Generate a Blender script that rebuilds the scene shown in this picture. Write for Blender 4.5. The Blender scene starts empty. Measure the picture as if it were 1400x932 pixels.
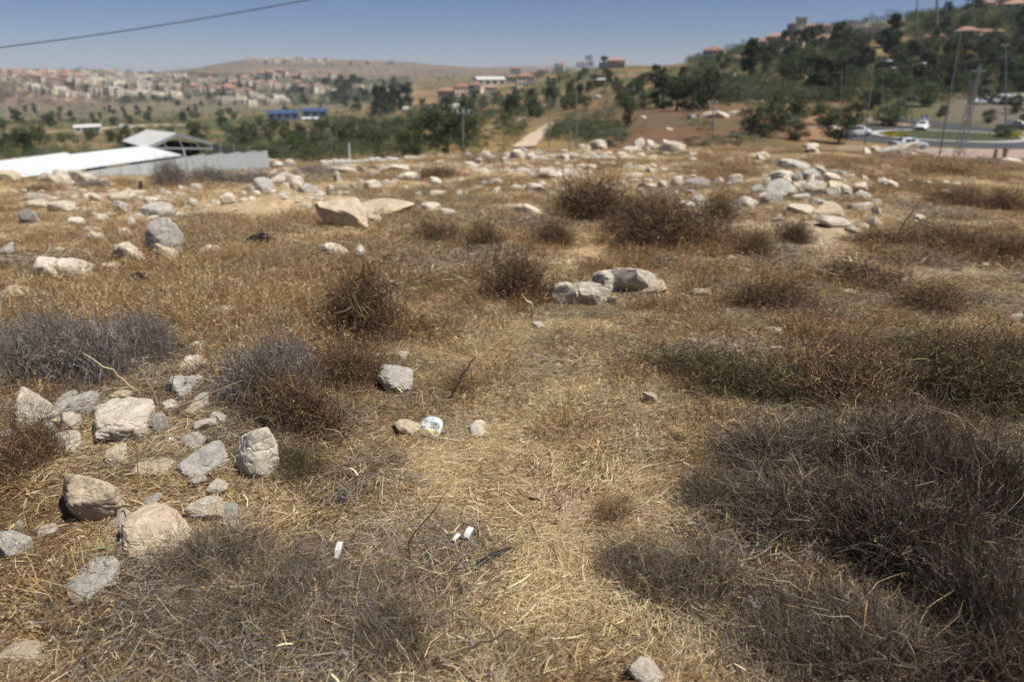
import bpy, bmesh, math, random
import numpy as np
from mathutils import Vector, Matrix

# ------------------------------------------------------------------ camera, light, exposure
SC = bpy.context.scene
COL = SC.collection
R = math.radians
TH = R(21.7)                    # camera pitched down
FPX = 933.3                     # focal length in photograph pixels (24 mm lens)
CAMZ = 1.6
SUN_EL, SUN_AZ = R(61), R(108)   # high sun from the right, a little behind

cam_d = bpy.data.cameras.new('camera')
cam = bpy.data.objects.new('camera', cam_d)
COL.objects.link(cam)
cam.location = (0, 0, CAMZ)
cam.rotation_euler = (math.pi / 2 - TH, 0, 0)
cam_d.lens = 24
cam_d.sensor_width = 36
cam_d.clip_start = 0.05
cam_d.clip_end = 20000
cam_d.dof.use_dof = True
cam_d.dof.focus_distance = 2.7
cam_d.dof.aperture_fstop = 1.8
SC.camera = cam

W = bpy.data.worlds.new('World')
SC.world = W
W.use_nodes = True
wn = W.node_tree.nodes
bg = wn.get('Background') or wn.new('ShaderNodeBackground')
wo = wn.get('World Output') or wn.new('ShaderNodeOutputWorld')
W.node_tree.links.new(bg.outputs[0], wo.inputs[0])
sky = wn.new('ShaderNodeTexSky')
sky.sky_type = 'NISHITA'
sky.sun_disc = False
sky.sun_elevation = SUN_EL
sky.sun_rotation = SUN_AZ
sky.altitude = 900
sky.air_density = 0.8
sky.dust_density = 0.0
sky.ozone_density = 8.0
stint = wn.new('ShaderNodeMix')           # faint summer lavender in the whole sky
stint.data_type = 'RGBA'; stint.blend_type = 'MULTIPLY'; stint.inputs['Factor'].default_value = 1.0
stint.inputs['B'].default_value = (1.04, 0.945, 1.02, 1)
W.node_tree.links.new(sky.outputs[0], stint.inputs['A'])
W.node_tree.links.new(stint.outputs['Result'], bg.inputs[0])
bg.inputs[1].default_value = 0.052

sl = bpy.data.lights.new('sun', 'SUN')
sl.energy = 5.0
sl.angle = R(0.5)
sl.color = (1.0, 0.945, 0.85)
sun = bpy.data.objects.new('sun', sl)
COL.objects.link(sun)
sdir = Vector((math.cos(SUN_EL) * math.sin(SUN_AZ), math.cos(SUN_EL) * math.cos(SUN_AZ), math.sin(SUN_EL)))
sun.rotation_euler = sdir.to_track_quat('Z', 'Y').to_euler()
sun.location = (0, 0, 60)

SC.view_settings.view_transform = 'Standard'
SC.view_settings.look = 'None'
SC.view_settings.exposure = 0.30
SC.view_settings.gamma = 1.0
SC.render.engine = 'CYCLES'
SC.cycles.max_bounces = 6
SC.cycles.diffuse_bounces = 2
SC.cycles.glossy_bounces = 2
SC.cycles.transmission_bounces = 4
SC.cycles.transparent_max_bounces = 12
SC.cycles.volume_bounces = 0
SC.cycles.caustics_reflective = False
SC.cycles.caustics_refractive = False

random.seed(7)
rng = np.random.default_rng(7)
CT, ST = math.cos(TH), math.sin(TH)

# ------------------------------------------------------------------ noise
def _h(ix, iy, iz, s):
    n = (ix.astype(np.int64) * 374761393 + iy.astype(np.int64) * 668265263 + iz.astype(np.int64) * 1440662683 + s * 974711) & 0xffffffff
    n = ((n ^ (n >> 13)) * 1274126177) & 0xffffffff
    n = ((n ^ (n >> 16)) * 2246822519) & 0xffffffff
    return ((n ^ (n >> 15)) & 0xffffff) / float(0xffffff) * 2 - 1

def vnoise(x, y, z=None, s=0):
    x = np.asarray(x, float); y = np.asarray(y, float)
    z = np.zeros_like(x) if z is None else np.asarray(z, float)
    xi, yi, zi = np.floor(x), np.floor(y), np.floor(z)
    fx, fy, fz = x - xi, y - yi, z - zi
    fx, fy, fz = [f * f * f * (f * (f * 6 - 15) + 10) for f in (fx, fy, fz)]
    out = 0
    for a in (0, 1):
        wx = fx if a else 1 - fx
        for b in (0, 1):
            wy = fy if b else 1 - fy
            for c in (0, 1):
                wz = fz if c else 1 - fz
                out = out + wx * wy * wz * _h(xi + a, yi + b, zi + c, s)
    return out

def fbm(x, y, z=None, o=4, s=0):
    t, a, f, n = 0, 1.0, 1.0, 0
    for i in range(o):
        t = t + a * vnoise(np.asarray(x) * f + i * 17.3, np.asarray(y) * f - i * 9.1, None if z is None else np.asarray(z) * f + i * 3.7, s + i)
        n += a; a *= 0.5; f *= 2.03
    return t / n

def sstep(a, b, x):
    t = np.clip((np.asarray(x, float) - a) / (b - a), 0, 1)
    return t * t * (3 - 2 * t)

# ------------------------------------------------------------------ where things stand (lens geometry <-> world)
def slope(py):                                    # height gained per metre forward along a sight line
    dy = (466.0 - py) / FPX
    return (-ST + dy * CT) / (CT + dy * ST)

def on_sight(px, py, Y):                          # the point at forward distance Y on a sight line
    dx, dy = (px - 700.0) / FPX, (466.0 - py) / FPX
    k = CT + dy * ST
    return Vector((dx / k * Y, Y, CAMZ + (-ST + dy * CT) / k * Y))

def depth_of(p):
    return p[1] * CT + (CAMZ - p[2]) * ST

def project(X, Y, Z):
    d = np.maximum(Y * CT + (CAMZ - Z) * ST, 1e-3)
    return 700 + FPX * X / d, 466 - FPX * (Y * ST - (CAMZ - Z) * CT) / d

# ------------------------------------------------------------------ terrain: sections through the land, by direction
# each: direction, then (forward distance, sight line it touches) or (distance, None, height)
TAB = [
 (-300, [(16, 248), (22, None, -2.2), (60, 228), (150, 207), (300, 187), (500, 167), (800, 150), (1050, 120), (1350, 90), (1800, 104), (6000, 100)]),
 (0,    [(16, 248), (22, None, -2.2), (60, 226), (150, 205), (300, 185), (500, 166), (800, 150), (1050, 120), (1350, 91), (1800, 104), (6000, 100)]),
 (150,  [(17, 245), (23, None, -2.2), (60, 225), (150, 205), (300, 185), (500, 168), (800, 150), (1050, 122), (1350, 95), (1800, 106), (6000, 100)]),
 (270,  [(18, 239), (24, None, -2.2), (60, 223), (150, 202), (300, 182), (500, 166), (800, 150), (1050, 124), (1350, 102), (1700, 106), (2500, 96), (3200, 104), (6000, 100)]),
 (340,  [(19, 235), (25, None, -2.2), (60, 221), (150, 199), (300, 179), (500, 163), (800, 147), (1050, 124), (1350, 106), (1700, 105), (2500, 80), (3200, 92), (6000, 98)]),
 (450,  [(20, 229), (26, None, -2.2), (60, 216), (150, 194), (300, 172), (500, 158), (800, 142), (1100, 116), (1400, 110), (1800, 103), (2500, 79), (3200, 90), (6000, 98)]),
 (560,  [(22, 220), (28, None, -2.4), (60, 212), (150, 188), (300, 163), (500, 147), (700, 137), (1000, 122), (1400, 112), (1800, 104), (2500, 84), (3300, 94), (6000, 97)]),
 (650,  [(23, 212), (29, None, -2.5), (60, 208), (150, 182), (250, 160), (400, 140), (600, 122), (1000, 116), (1500, 108), (2500, 93), (3300, 97), (5000, 93)]),
 (740,  [(24, 209), (30, None, -2.7), (60, 203), (120, 180), (200, 155), (350, 128), (500, 112), (700, 101), (1000, 104), (2500, 98), (3600, 99), (5200, 88), (6000, 96)]),
 (820,  [(24, 207), (30, None, -2.8), (60, 202), (110, 179), (180, 153), (300, 122), (420, 98), (520, 90), (800, 98), (2500, 104), (5200, 92), (6000, 96)]),
 (900,  [(24, 206), (30, None, -3.0), (60, 200), (100, 178), (160, 150), (250, 118), (350, 99), (450, 90), (600, 95), (2500, 104), (6000, 100)]),
 (980,  [(24, 204), (30, None, -3.2), (60, 199), (100, 177), (160, 148), (240, 118), (330, 90), (430, 74), (600, 86), (2500, 104), (6000, 100)]),
 (1060, [(24, 203), (30, None, -3.5), (60, None, -6.6), (80, None, -7.8), (100, 187), (150, 150), (230, 110), (320, 78), (400, 54), (550, 58), (2500, 90), (6000, 100)]),
 (1130, [(22, 205), (28, None, -3.5), (55, None, -7.6), (72, None, -8.0), (112, None, -8.0), (150, 160), (210, 118), (290, 70), (390, 38), (520, 42), (2500, 90), (6000, 100)]),
 (1210, [(21, 210), (27, None, -3.2), (52, None, -7.9), (70, None, -8.0), (150, None, -8.0), (185, 145), (240, 108), (310, 60), (390, 27), (520, 30), (2500, 90), (6000, 100)]),
 (1300, [(20, 216), (26, None, -3.2), (50, None, -8.0), (150, None, -8.0), (190, 141), (240, 105), (310, 54), (390, 17), (520, 18), (2500, 90), (6000, 100)]),
 (1400, [(19, 221), (25, None, -3.2), (50, None, -8.0), (150, None, -8.0), (190, 139), (240, 100), (310, 44), (390, 10), (520, 8), (2500, 90), (6000, 100)]),
 (1700, [(19, 224), (25, None, -3.2), (50, None, -8.0), (150, None, -8.0), (190, 134), (240, 90), (310, 40), (390, 8), (520, 4), (2500, 90), (6000, 100)]),
]
LD = np.linspace(math.log(0.2), math.log(7000), 700)
def _prof(rows):
    d = [0.0, 4.0]; z = [0.0, 0.0]
    for r in rows:
        d.append(r[0])
        z.append(r[2] if len(r) == 3 else CAMZ + slope(r[1]) * r[0])
    return np.interp(np.exp(LD), d, z)
_cphi = np.array([math.atan((c - 700) / FPX / 1.042) for c, _ in TAB])
_cz = np.stack([_prof(r) for _, r in TAB])
PHI = np.linspace(_cphi[0], _cphi[-1], 361)
ZT = np.stack([np.interp(PHI, _cphi, _cz[:, k]) for k in range(len(LD))], 1)
def _blur(a, s, ax):
    n = int(3 * s); k = np.exp(-0.5 * (np.arange(-n, n + 1) / s) ** 2); k /= k.sum()
    p = [(0, 0), (0, 0)]; p[ax] = (n, n)
    return np.apply_along_axis(lambda v: np.convolve(v, k, 'valid'), ax, np.pad(a, p, 'edge'))
ZT = _blur(_blur(ZT, 2.5, 1), 5, 0)

def H(X, Y, micro=True):
    X = np.asarray(X, float); Y = np.asarray(Y, float)
    r = np.hypot(X, Y) + 1e-6
    ph = np.clip(np.arctan2(X, Y), PHI[0], PHI[-1])
    d = np.maximum(r * np.cos(ph), 0.21)
    u = (ph - PHI[0]) / (PHI[1] - PHI[0]); v = (np.log(d) - LD[0]) / (LD[1] - LD[0])
    u = np.clip(u, 0, len(PHI) - 1.001); v = np.clip(v, 0, len(LD) - 1.001)
    i, j = u.astype(int), v.astype(int); fu, fv = u - i, v - j
    z = (ZT[i, j] * (1 - fu) + ZT[i + 1, j] * fu) * (1 - fv) + (ZT[i, j + 1] * (1 - fu) + ZT[i + 1, j + 1] * fu) * fv
    near = 1 - sstep(22, 34, r)
    flat = sstep(0.30, 0.40, np.tan(ph)) * sstep(45, 55, d) * (1 - sstep(150, 175, d))
    far = sstep(40, 90, r) * (1 - flat)
    for mx, my, sx, sy, mh in ((4.55, 10.9, .75, .5, .34), (5.3, 10.4, .8, .5, .16), (-3.9, 11.4, .6, .4, .16), (-2.3, 8.0, .45, .35, .10), (-1.9, 3.0, .7, .5, .08)):
        z = z + mh * np.exp(-((X - mx) / sx) ** 2 - ((Y - my) / sy) ** 2)
    z = z + near * (0.07 * fbm(X / 1.3, Y / 1.3, o=3, s=3) + (0.022 * fbm(X / 0.22, Y / 0.22, o=2, s=9) if micro else 0))
    z = z + far * np.minimum(0.004 * r, 3.0) * fbm(X / 45, Y / 45, o=3, s=21)
    return z

_YS = np.exp(np.linspace(math.log(0.8), math.log(6500), 1500))
def ground_at(px, py):                            # where a sight line meets the ground
    dx, dy = (px - 700.0) / FPX, (466.0 - py) / FPX
    k = CT + dy * ST
    xs = dx / k * _YS; zs = CAMZ + (-ST + dy * CT) / k * _YS
    hit = np.nonzero(H(xs, _YS) >= zs)[0]
    if not len(hit):
        return None
    i = hit[0]
    lo, hi = _YS[max(i - 1, 0)], _YS[i]
    for _ in range(12):
        m = 0.5 * (lo + hi)
        if H(dx / k * m, m) >= CAMZ + (-ST + dy * CT) / k * m: hi = m
        else: lo = m
    return Vector((dx / k * hi, hi, float(H(dx / k * hi, hi))))

def ground_near(px, py):                          # the same, or the first ground below that sight line
    for k in range(30):
        p = ground_at(px, py + k)
        if p is not None: return p
    return None

def zg(x, y):
    return float(H(x, y))

# ------------------------------------------------------------------ objects and meshes
def tag(o, label=None, cat=None, group=None, kind=None):
    if label: o['label'] = label
    if cat: o['category'] = cat
    if group: o['group'] = group
    if kind: o['kind'] = kind
    return o

def empty(name, loc, rz=0.0, label=None, cat=None, group=None):
    o = bpy.data.objects.new(name, None)
    COL.objects.link(o)
    o.empty_display_size = 0.2
    o.location = loc
    o.rotation_euler = (0, 0, rz)
    return tag(o, label, cat, group)

def link(name, me, parent=None):
    o = bpy.data.objects.new(name, me)
    COL.objects.link(o)
    if parent is not None: o.parent = parent
    return o

def np_mesh(name, V, F, mat=None, tint=None, smooth=False):
    V = np.ascontiguousarray(V, np.float32); F = np.ascontiguousarray(F, np.int32)
    me = bpy.data.meshes.new(name)
    n, k = F.shape
    me.vertices.add(len(V)); me.vertices.foreach_set('co', V.ravel())
    me.loops.add(n * k); me.loops.foreach_set('vertex_index', F.ravel())
    me.polygons.add(n)
    me.polygons.foreach_set('loop_start', np.arange(0, n * k, k, dtype=np.int32))
    if smooth: me.polygons.foreach_set('use_smooth', np.ones(n, bool))
    if tint is not None:
        a = me.attributes.new('tint', 'FLOAT_COLOR', 'POINT')
        t = np.ones((len(V), 4), np.float32); t[:, :tint.shape[1]] = tint
        a.data.foreach_set('color', t.ravel())
    if mat: me.materials.append(mat)
    me.update(calc_edges=True)
    return me

class MB:
    """collects boxes, prisms and tubes and links them as one mesh object"""
    def __init__(s): s.v = []; s.f = []
    def add(s, V, F):
        b = len(s.v); s.v += [tuple(p) for p in V]; s.f += [tuple(i + b for i in f) for f in F]; return s
    def box(s, c, d, rz=0.0, top=1.0, M=None):
        x, y, z = d[0] / 2, d[1] / 2, d[2] / 2
        P = [(-x, -y, -z), (x, -y, -z), (x, y, -z), (-x, y, -z), (-x * top, -y * top, z), (x * top, -y * top, z), (x * top, y * top, z), (-x * top, y * top, z)]
        cr, sr = math.cos(rz), math.sin(rz)
        P = [(p[0] * cr - p[1] * sr + c[0], p[0] * sr + p[1] * cr + c[1], p[2] + c[2]) for p in P]
        if M: P = [M @ Vector(p) for p in P]
        return s.add(P, [(3, 2, 1, 0), (4, 5, 6, 7), (0, 1, 5, 4), (1, 2, 6, 5), (2, 3, 7, 6), (3, 0, 4, 7)])
    def prism(s, prof, x0, x1, ax=0):              # profile in the plane across axis ax
        n = len(prof)
        def P(a, t): return (t, a[0], a[1]) if ax == 0 else ((a[0], t, a[1]) if ax == 1 else (a[0], a[1], t))
        V = [P(a, x0) for a in prof] + [P(a, x1) for a in prof]
        return s.add(V, [tuple(range(n)), tuple(range(2 * n - 1, n - 1, -1))] + [(i, i + n, (i + 1) % n + n, (i + 1) % n) for i in range(n)])
    def tube(s, pts, r, seg=8, cap=True):
        pts = [Vector(p) for p in pts]; n = len(pts)
        rr = r if hasattr(r, '__len__') else [r] * n
        V = []; a = None
        for i, p in enumerate(pts):
            t = (pts[min(i + 1, n - 1)] - pts[max(i - 1, 0)]).normalized()
            if a is None: a = t.orthogonal().normalized()
            a = (a - t * a.dot(t)).normalized(); b = t.cross(a)
            V += [p + (a * math.cos(2 * math.pi * k / seg) + b * math.sin(2 * math.pi * k / seg)) * rr[i] for k in range(seg)]
        F = [(i * seg + k, i * seg + (k + 1) % seg, (i + 1) * seg + (k + 1) % seg, (i + 1) * seg + k) for i in range(n - 1) for k in range(seg)]
        if cap: F += [tuple(range(seg - 1, -1, -1)), tuple(range((n - 1) * seg, n * seg))]
        return s.add(V, F)
    def mesh(s, name, mat=None, smooth=False, bevel=0.0):
        me = bpy.data.meshes.new(name)
        me.from_pydata([tuple(p) for p in s.v], [], s.f)
        bm = bmesh.new(); bm.from_mesh(me)
        bmesh.ops.recalc_face_normals(bm, faces=bm.faces[:])
        if bevel:
            bmesh.ops.bevel(bm, geom=[e for e in bm.edges if e.calc_face_angle(0) > 0.5], offset=bevel, segments=2, affect='EDGES', clamp_overlap=True)
        bm.to_mesh(me); bm.free()
        if smooth:
            me.polygons.foreach_set('use_smooth', [True] * len(me.polygons))
            me.set_sharp_from_angle(angle=R(40))
        if mat: me.materials.append(mat)
        return me
    def build(s, name, mat=None, parent=None, smooth=False, bevel=0.0):
        return link(name, s.mesh(name, mat, smooth, bevel), parent)

def copy_tree(o, parent=None):
    c = o.copy()
    COL.objects.link(c)
    if parent is not None: c.parent = parent
    for ch in o.children:
        copy_tree(ch, c)
    return c

ORD = ['first', 'second', 'third', 'fourth', 'fifth', 'sixth', 'seventh', 'eighth', 'ninth', 'tenth', 'eleventh', 'twelfth', 'thirteenth', 'fourteenth', 'fifteenth', 'sixteenth', 'seventeenth', 'eighteenth', 'nineteenth']
ORD += ['twentieth'] + ['twenty-' + o for o in ORD[:9]] + ['thirtieth'] + ['thirty-' + o for o in ORD[:9]] + ['fortieth'] + ['forty-' + o for o in ORD[:9]]
def compose(entries):
    """entries (px, phrase) -> one label each, alike phrases told apart by their order from the left"""
    by = {}
    for i, (x, t) in enumerate(entries): by.setdefault(t, []).append((x, i))
    out = [''] * len(entries)
    for t, L in by.items():
        L.sort()
        for k, (_, i) in enumerate(L):
            n = len(L)
            pre = '' if n == 1 else 'leftmost ' if k == 0 else 'rightmost ' if k == n - 1 else 'middle ' if n == 3 else ORD[k] + ' from left, '
            out[i] = pre + t
    return out

# ------------------------------------------------------------------ materials
def mat(name, col, rough=0.8, var=0.12, scale=6.0, bump=0.0, bscale=40.0, tint=False, trans=0.0, spec=0.3, metal=0.0, rand=0.0, dirt=None, coords='Object', alpha=None):
    """procedural principled material: base colour broken up by two noises, optional bump, per-vertex tint, leaf translucency"""
    m = bpy.data.materials.new(name)
    m.use_nodes = True
    nt = m.node_tree; N = nt.nodes; L = nt.links
    bs = N['Principled BSDF']; out = N['Material Output']
    bs.inputs['Roughness'].default_value = rough
    bs.inputs['Metallic'].default_value = metal
    bs.inputs['Specular IOR Level'].default_value = spec
    if tint:
        a = N.new('ShaderNodeAttribute'); a.attribute_name = 'tint'; c = a.outputs['Color']
    else:
        rgb = N.new('ShaderNodeRGB'); rgb.outputs[0].default_value = (*col, 1); c = rgb.outputs[0]
    tc = N.new('ShaderNodeTexCoord')
    if var:
        no = N.new('ShaderNodeTexNoise'); no.inputs['Scale'].default_value = scale; no.inputs['Detail'].default_value = 6
        L.new(tc.outputs[coords], no.inputs['Vector'])
        mr = N.new('ShaderNodeMapRange'); mr.inputs[1].default_value = 0.3; mr.inputs[2].default_value = 0.7
        mr.inputs[3].default_value = 1 - var; mr.inputs[4].default_value = 1 + var
        L.new(no.outputs[0], mr.inputs[0])
        hv = N.new('ShaderNodeHueSaturation'); L.new(c, hv.inputs['Color']); L.new(mr.outputs[0], hv.inputs['Value']); c = hv.outputs[0]
    if dirt:
        no = N.new('ShaderNodeTexNoise'); no.inputs['Scale'].default_value = dirt[1]; no.inputs['Detail'].default_value = 8; no.inputs['Roughness'].default_value = 0.65
        L.new(tc.outputs[coords], no.inputs['Vector'])
        mr = N.new('ShaderNodeMapRange'); mr.inputs[1].default_value = dirt[2]; mr.inputs[2].default_value = dirt[3]; L.new(no.outputs[0], mr.inputs[0])
        mx = N.new('ShaderNodeMix'); mx.data_type = 'RGBA'; mx.inputs['B'].default_value = (*dirt[0], 1)
        L.new(mr.outputs[0], mx.inputs['Factor']); L.new(c, mx.inputs['A']); c = mx.outputs['Result']
    if rand:
        oi = N.new('ShaderNodeObjectInfo')
        mr = N.new('ShaderNodeMapRange'); mr.inputs[3].default_value = 1 - rand; mr.inputs[4].default_value = 1 + rand
        L.new(oi.outputs['Random'], mr.inputs[0])
        hv = N.new('ShaderNodeHueSaturation'); L.new(c, hv.inputs['Color']); L.new(mr.outputs[0], hv.inputs['Value']); c = hv.outputs[0]
    L.new(c, bs.inputs['Base Color'])
    if bump:
        no = N.new('ShaderNodeTexNoise'); no.inputs['Scale'].default_value = bscale; no.inputs['Detail'].default_value = 8; no.inputs['Roughness'].default_value = 0.7
        L.new(tc.outputs[coords], no.inputs['Vector'])
        b = N.new('ShaderNodeBump'); b.inputs['Strength'].default_value = bump; b.inputs['Distance'].default_value = 0.02
        L.new(no.outputs[0], b.inputs['Height']); L.new(b.outputs[0], bs.inputs['Normal'])
    if trans:
        tr = N.new('ShaderNodeBsdfTranslucent'); L.new(c, tr.inputs['Color'])
        mx = N.new('ShaderNodeMixShader'); mx.inputs[0].default_value = trans
        L.new(bs.outputs[0], mx.inputs[1]); L.new(tr.outputs[0], mx.inputs[2]); L.new(mx.outputs[0], out.inputs['Surface'])
    if alpha is not None:
        bs.inputs['Alpha'].default_value = alpha
    return m

# ------------------------------------------------------------------ the ground: one sheet out to the horizon
def ell(px, py, cx, cy, rx, ry, soft=0.5):
    d = np.sqrt(((px - cx) / rx) ** 2 + ((py - cy) / ry) ** 2)
    return 1 - sstep(1 - soft, 1 + soft, d)

def build_ground():
    fr = np.arange(-47, 47.01, 0.26)
    bk = np.arange(51, 310, 4.0)
    ang = np.radians(np.concatenate([fr, bk]))
    rad = np.concatenate([[0.06, 0.25, 0.5], np.exp(np.linspace(math.log(0.75), math.log(34), 290)), np.exp(np.linspace(math.log(35), math.log(6400), 200))])
    A, Rr = np.meshgrid(ang, rad)
    X, Y = (Rr * np.sin(A)).ravel(), (Rr * np.cos(A)).ravel()
    Z = H(X, Y)
    na, nr = len(ang), len(rad)
    i, j = np.meshgrid(np.arange(nr - 1), np.arange(na), indexing='ij')
    j2 = (j + 1) % na
    F = np.stack([i * na + j, i * na + j2, (i + 1) * na + j2, (i + 1) * na + j], -1).reshape(-1, 4)
    V = np.stack([X, Y, Z], 1)
    V = np.vstack([V, [[0, 0, zg(0, 0.01)]]])
    # soil colours, in the ground itself
    px, py = project(X, Y, Z)
    front = Y > 0.2
    px = np.where(front, px, -2000); py = np.where(front, py, 2000)
    r = np.hypot(X, Y)
    n1 = fbm(X / 0.9, Y / 0.9, o=4, s=31); n2 = fbm(X / 3.1, Y / 3.1, o=3, s=37)
    def mix(c, col, k): return c + (np.array(col) - c) * np.clip(k, 0, 1)[:, None]
    c = np.tile(np.array([0.36, 0.265, 0.165]), (len(X), 1))
    c = mix(c, (0.19, 0.115, 0.06), 0.75 * sstep(-0.1, 0.5, n1))
    c = mix(c, (0.43, 0.32, 0.20), 0.8 * sstep(0.05, 0.5, n2))
    for e, col, k in [((690, 690, 170, 130), (0.40, 0.28, 0.17), .8), ((770, 695, 160, 48), (0.43, 0.32, 0.225), .97), ((640, 830, 150, 110), (0.45, 0.33, 0.18), .6),
                      ((780, 480, 140, 90), (0.36, 0.24, 0.11), .6), ((390, 282, 150, 18), (0.50, 0.38, 0.235), .95), ((150, 285, 170, 26), (0.44, 0.34, 0.22), .7),
                      ((1120, 318, 120, 26), (0.52, 0.41, 0.28), .9), ((1330, 378, 130, 18), (0.44, 0.37, 0.28), .95), ((1120, 360, 90, 12), (0.46, 0.32, 0.20), .9),
                      ((800, 345, 60, 26), (0.40, 0.26, 0.15), .8), ((640, 255, 260, 12), (0.44, 0.33, 0.2), .7), ((760, 240, 60, 10), (0.5, 0.38, 0.23), .8),
                      ((240, 400, 230, 60), (0.26, 0.155, 0.07), .7), ((600, 440, 60, 40), (0.33, 0.2, 0.1), .7), ((1230, 470, 220, 30), (0.27, 0.155, 0.08), .7),
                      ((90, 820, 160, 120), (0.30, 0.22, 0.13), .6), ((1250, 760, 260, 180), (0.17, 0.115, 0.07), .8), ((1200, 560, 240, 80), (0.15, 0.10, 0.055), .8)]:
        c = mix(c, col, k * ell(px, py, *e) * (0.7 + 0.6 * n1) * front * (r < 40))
    far = sstep(24, 34, r)
    vn = fbm(X / 26, Y / 26, o=4, s=41); vn2 = fbm(X / 140, Y / 140, o=4, s=43)
    v = np.tile(np.array([0.21, 0.145, 0.075]), (len(X), 1))
    v = mix(v, (0.085, 0.095, 0.038), 0.95 * sstep(-0.35, 0.15, vn))
    v = mix(v, (0.30, 0.20, 0.115), 0.8 * sstep(0.15, 0.5, vn2))
    v = mix(v, (0.15, 0.085, 0.05), 0.9 * ell(px, py, 930, 170, 190, 34) * (r < 300))
    v = mix(v, (0.29, 0.16, 0.09), 0.8 * ell(px, py, 1110, 160, 60, 30) * (r < 300))
    v = mix(v, (0.30, 0.2, 0.09), 0.7 * ell(px, py, 660, 190, 120, 24) * (r < 300))
    v = mix(v, (0.105, 0.09, 0.05), 0.6 * sstep(700, 860, px) * (r > 110) * (r < 1500) * sstep(-0.35, 0.2, vn))
    v = mix(v, (0.135, 0.118, 0.095), .9 * ell(px, py, 1370, 148, 90, 24) * (r < 260))
    town = sstep(600, 760, r) * (px < 560)
    v = mix(v, (0.165, 0.142, 0.095), town)
    v = mix(v, (0.10, 0.10, 0.06), town * 0.8 * sstep(-0.05, 0.3, fbm(X / 60, Y / 60, o=3, s=47)))
    v = mix(v, (0.19, 0.13, 0.10), 0.9 * ell(px, py, 60, 130, 120, 16) * (r > 500))
    hillc = sstep(1500, 1900, r)
    v = mix(v, (0.19, 0.145, 0.105), hillc)
    v = mix(v, (0.12, 0.105, 0.075), hillc * 0.8 * sstep(0.0, 0.35, fbm(X / 180, Y / 60, o=4, s=53)))
    c = mix(c, np.array([0.2, 0.14, 0.07]), far * 0)
    c = c * (1 - far)[:, None] + v * far[:, None]
    c = np.vstack([c, c[:1]])
    me = np_mesh('ground', V, F, None, np.clip(c, 0.02, 0.9), True)
    bm = bmesh.new(); bm.from_mesh(me); bm.verts.ensure_lookup_table()
    for k in range(na):
        bm.faces.new((bm.verts[len(X)], bm.verts[k], bm.verts[(k + 1) % na]))
    bmesh.ops.recalc_face_normals(bm, faces=bm.faces[:])
    if sum(f.normal.z for f in list(bm.faces)[:200]) < 0: bmesh.ops.reverse_faces(bm, faces=bm.faces[:])
    bm.to_mesh(me); bm.free()
    m = mat('earth', (0.3, 0.2, 0.1), rough=0.95, var=0.28, scale=9.0, bump=0.9, bscale=60.0, tint=True, spec=0.1, dirt=((0.52, 0.43, 0.30), 38.0, 0.60, 0.74))
    me.materials.append(m)
    o = link('ground', me)
    return tag(o, 'dry stony hilltop ground running out to the valley and far hills', 'ground', kind='structure')
build_ground()

# ------------------------------------------------------------------ ribbons: straws, blades, twigs
def ribbons(P, Wd, side, col, kvar=0.0):
    """P n,k,3 centre lines; Wd n,k half widths; side n,3; col n,3 -> verts, quads, tints"""
    n, k, _ = P.shape
    s = side / (np.linalg.norm(side, axis=1, keepdims=True) + 1e-9)
    off = s[:, None, :] * Wd[:, :, None]
    V = np.stack([P - off, P + off], 2).reshape(-1, 3)
    b = (np.arange(n) * k * 2)[:, None] + (np.arange(k - 1) * 2)[None, :]
    b = b.ravel()
    F = np.stack([b, b + 1, b + 3, b + 2], 1)
    T = np.repeat(col, k * 2, 0)
    return V, F, T

def merge(parts):
    Vs, Fs, Ts, b = [], [], [], 0
    for V, F, T in parts:
        Vs.append(V); Fs.append(F + b); Ts.append(T); b += len(V)
    return np.vstack(Vs), np.vstack(Fs), np.vstack(Ts)

def pick(g, pal, n, var=0.18):
    pal = np.array(pal)
    w = pal[:, 3] / pal[:, 3].sum()
    c = pal[g.choice(len(pal), n, p=w), :3]
    return np.clip(c * (1 + var * g.normal(size=(n, 1))), 0.01, 0.85)

def unit(v): return v / (np.linalg.norm(v, axis=-1, keepdims=True) + 1e-9)

GOLD, PALE, BROWN, GREY, OLIVE, DARK, RUST = (0.53, 0.37, 0.18), (0.74, 0.61, 0.39), (0.23, 0.145, 0.08), (0.33, 0.29, 0.25), (0.20, 0.20, 0.085), (0.10, 0.07, 0.046), (0.28, 0.16, 0.07)
def P_(*a): return [(*c, w) for c, w in a]
m_straw = mat('dry_straw', GOLD, rough=0.65, var=0.0, tint=True, trans=0.32, spec=0.25, rand=0.16)
m_twig = mat('dry_twig', GREY, rough=0.75, var=0.0, tint=True, trans=0.12, spec=0.25, rand=0.12)

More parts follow.
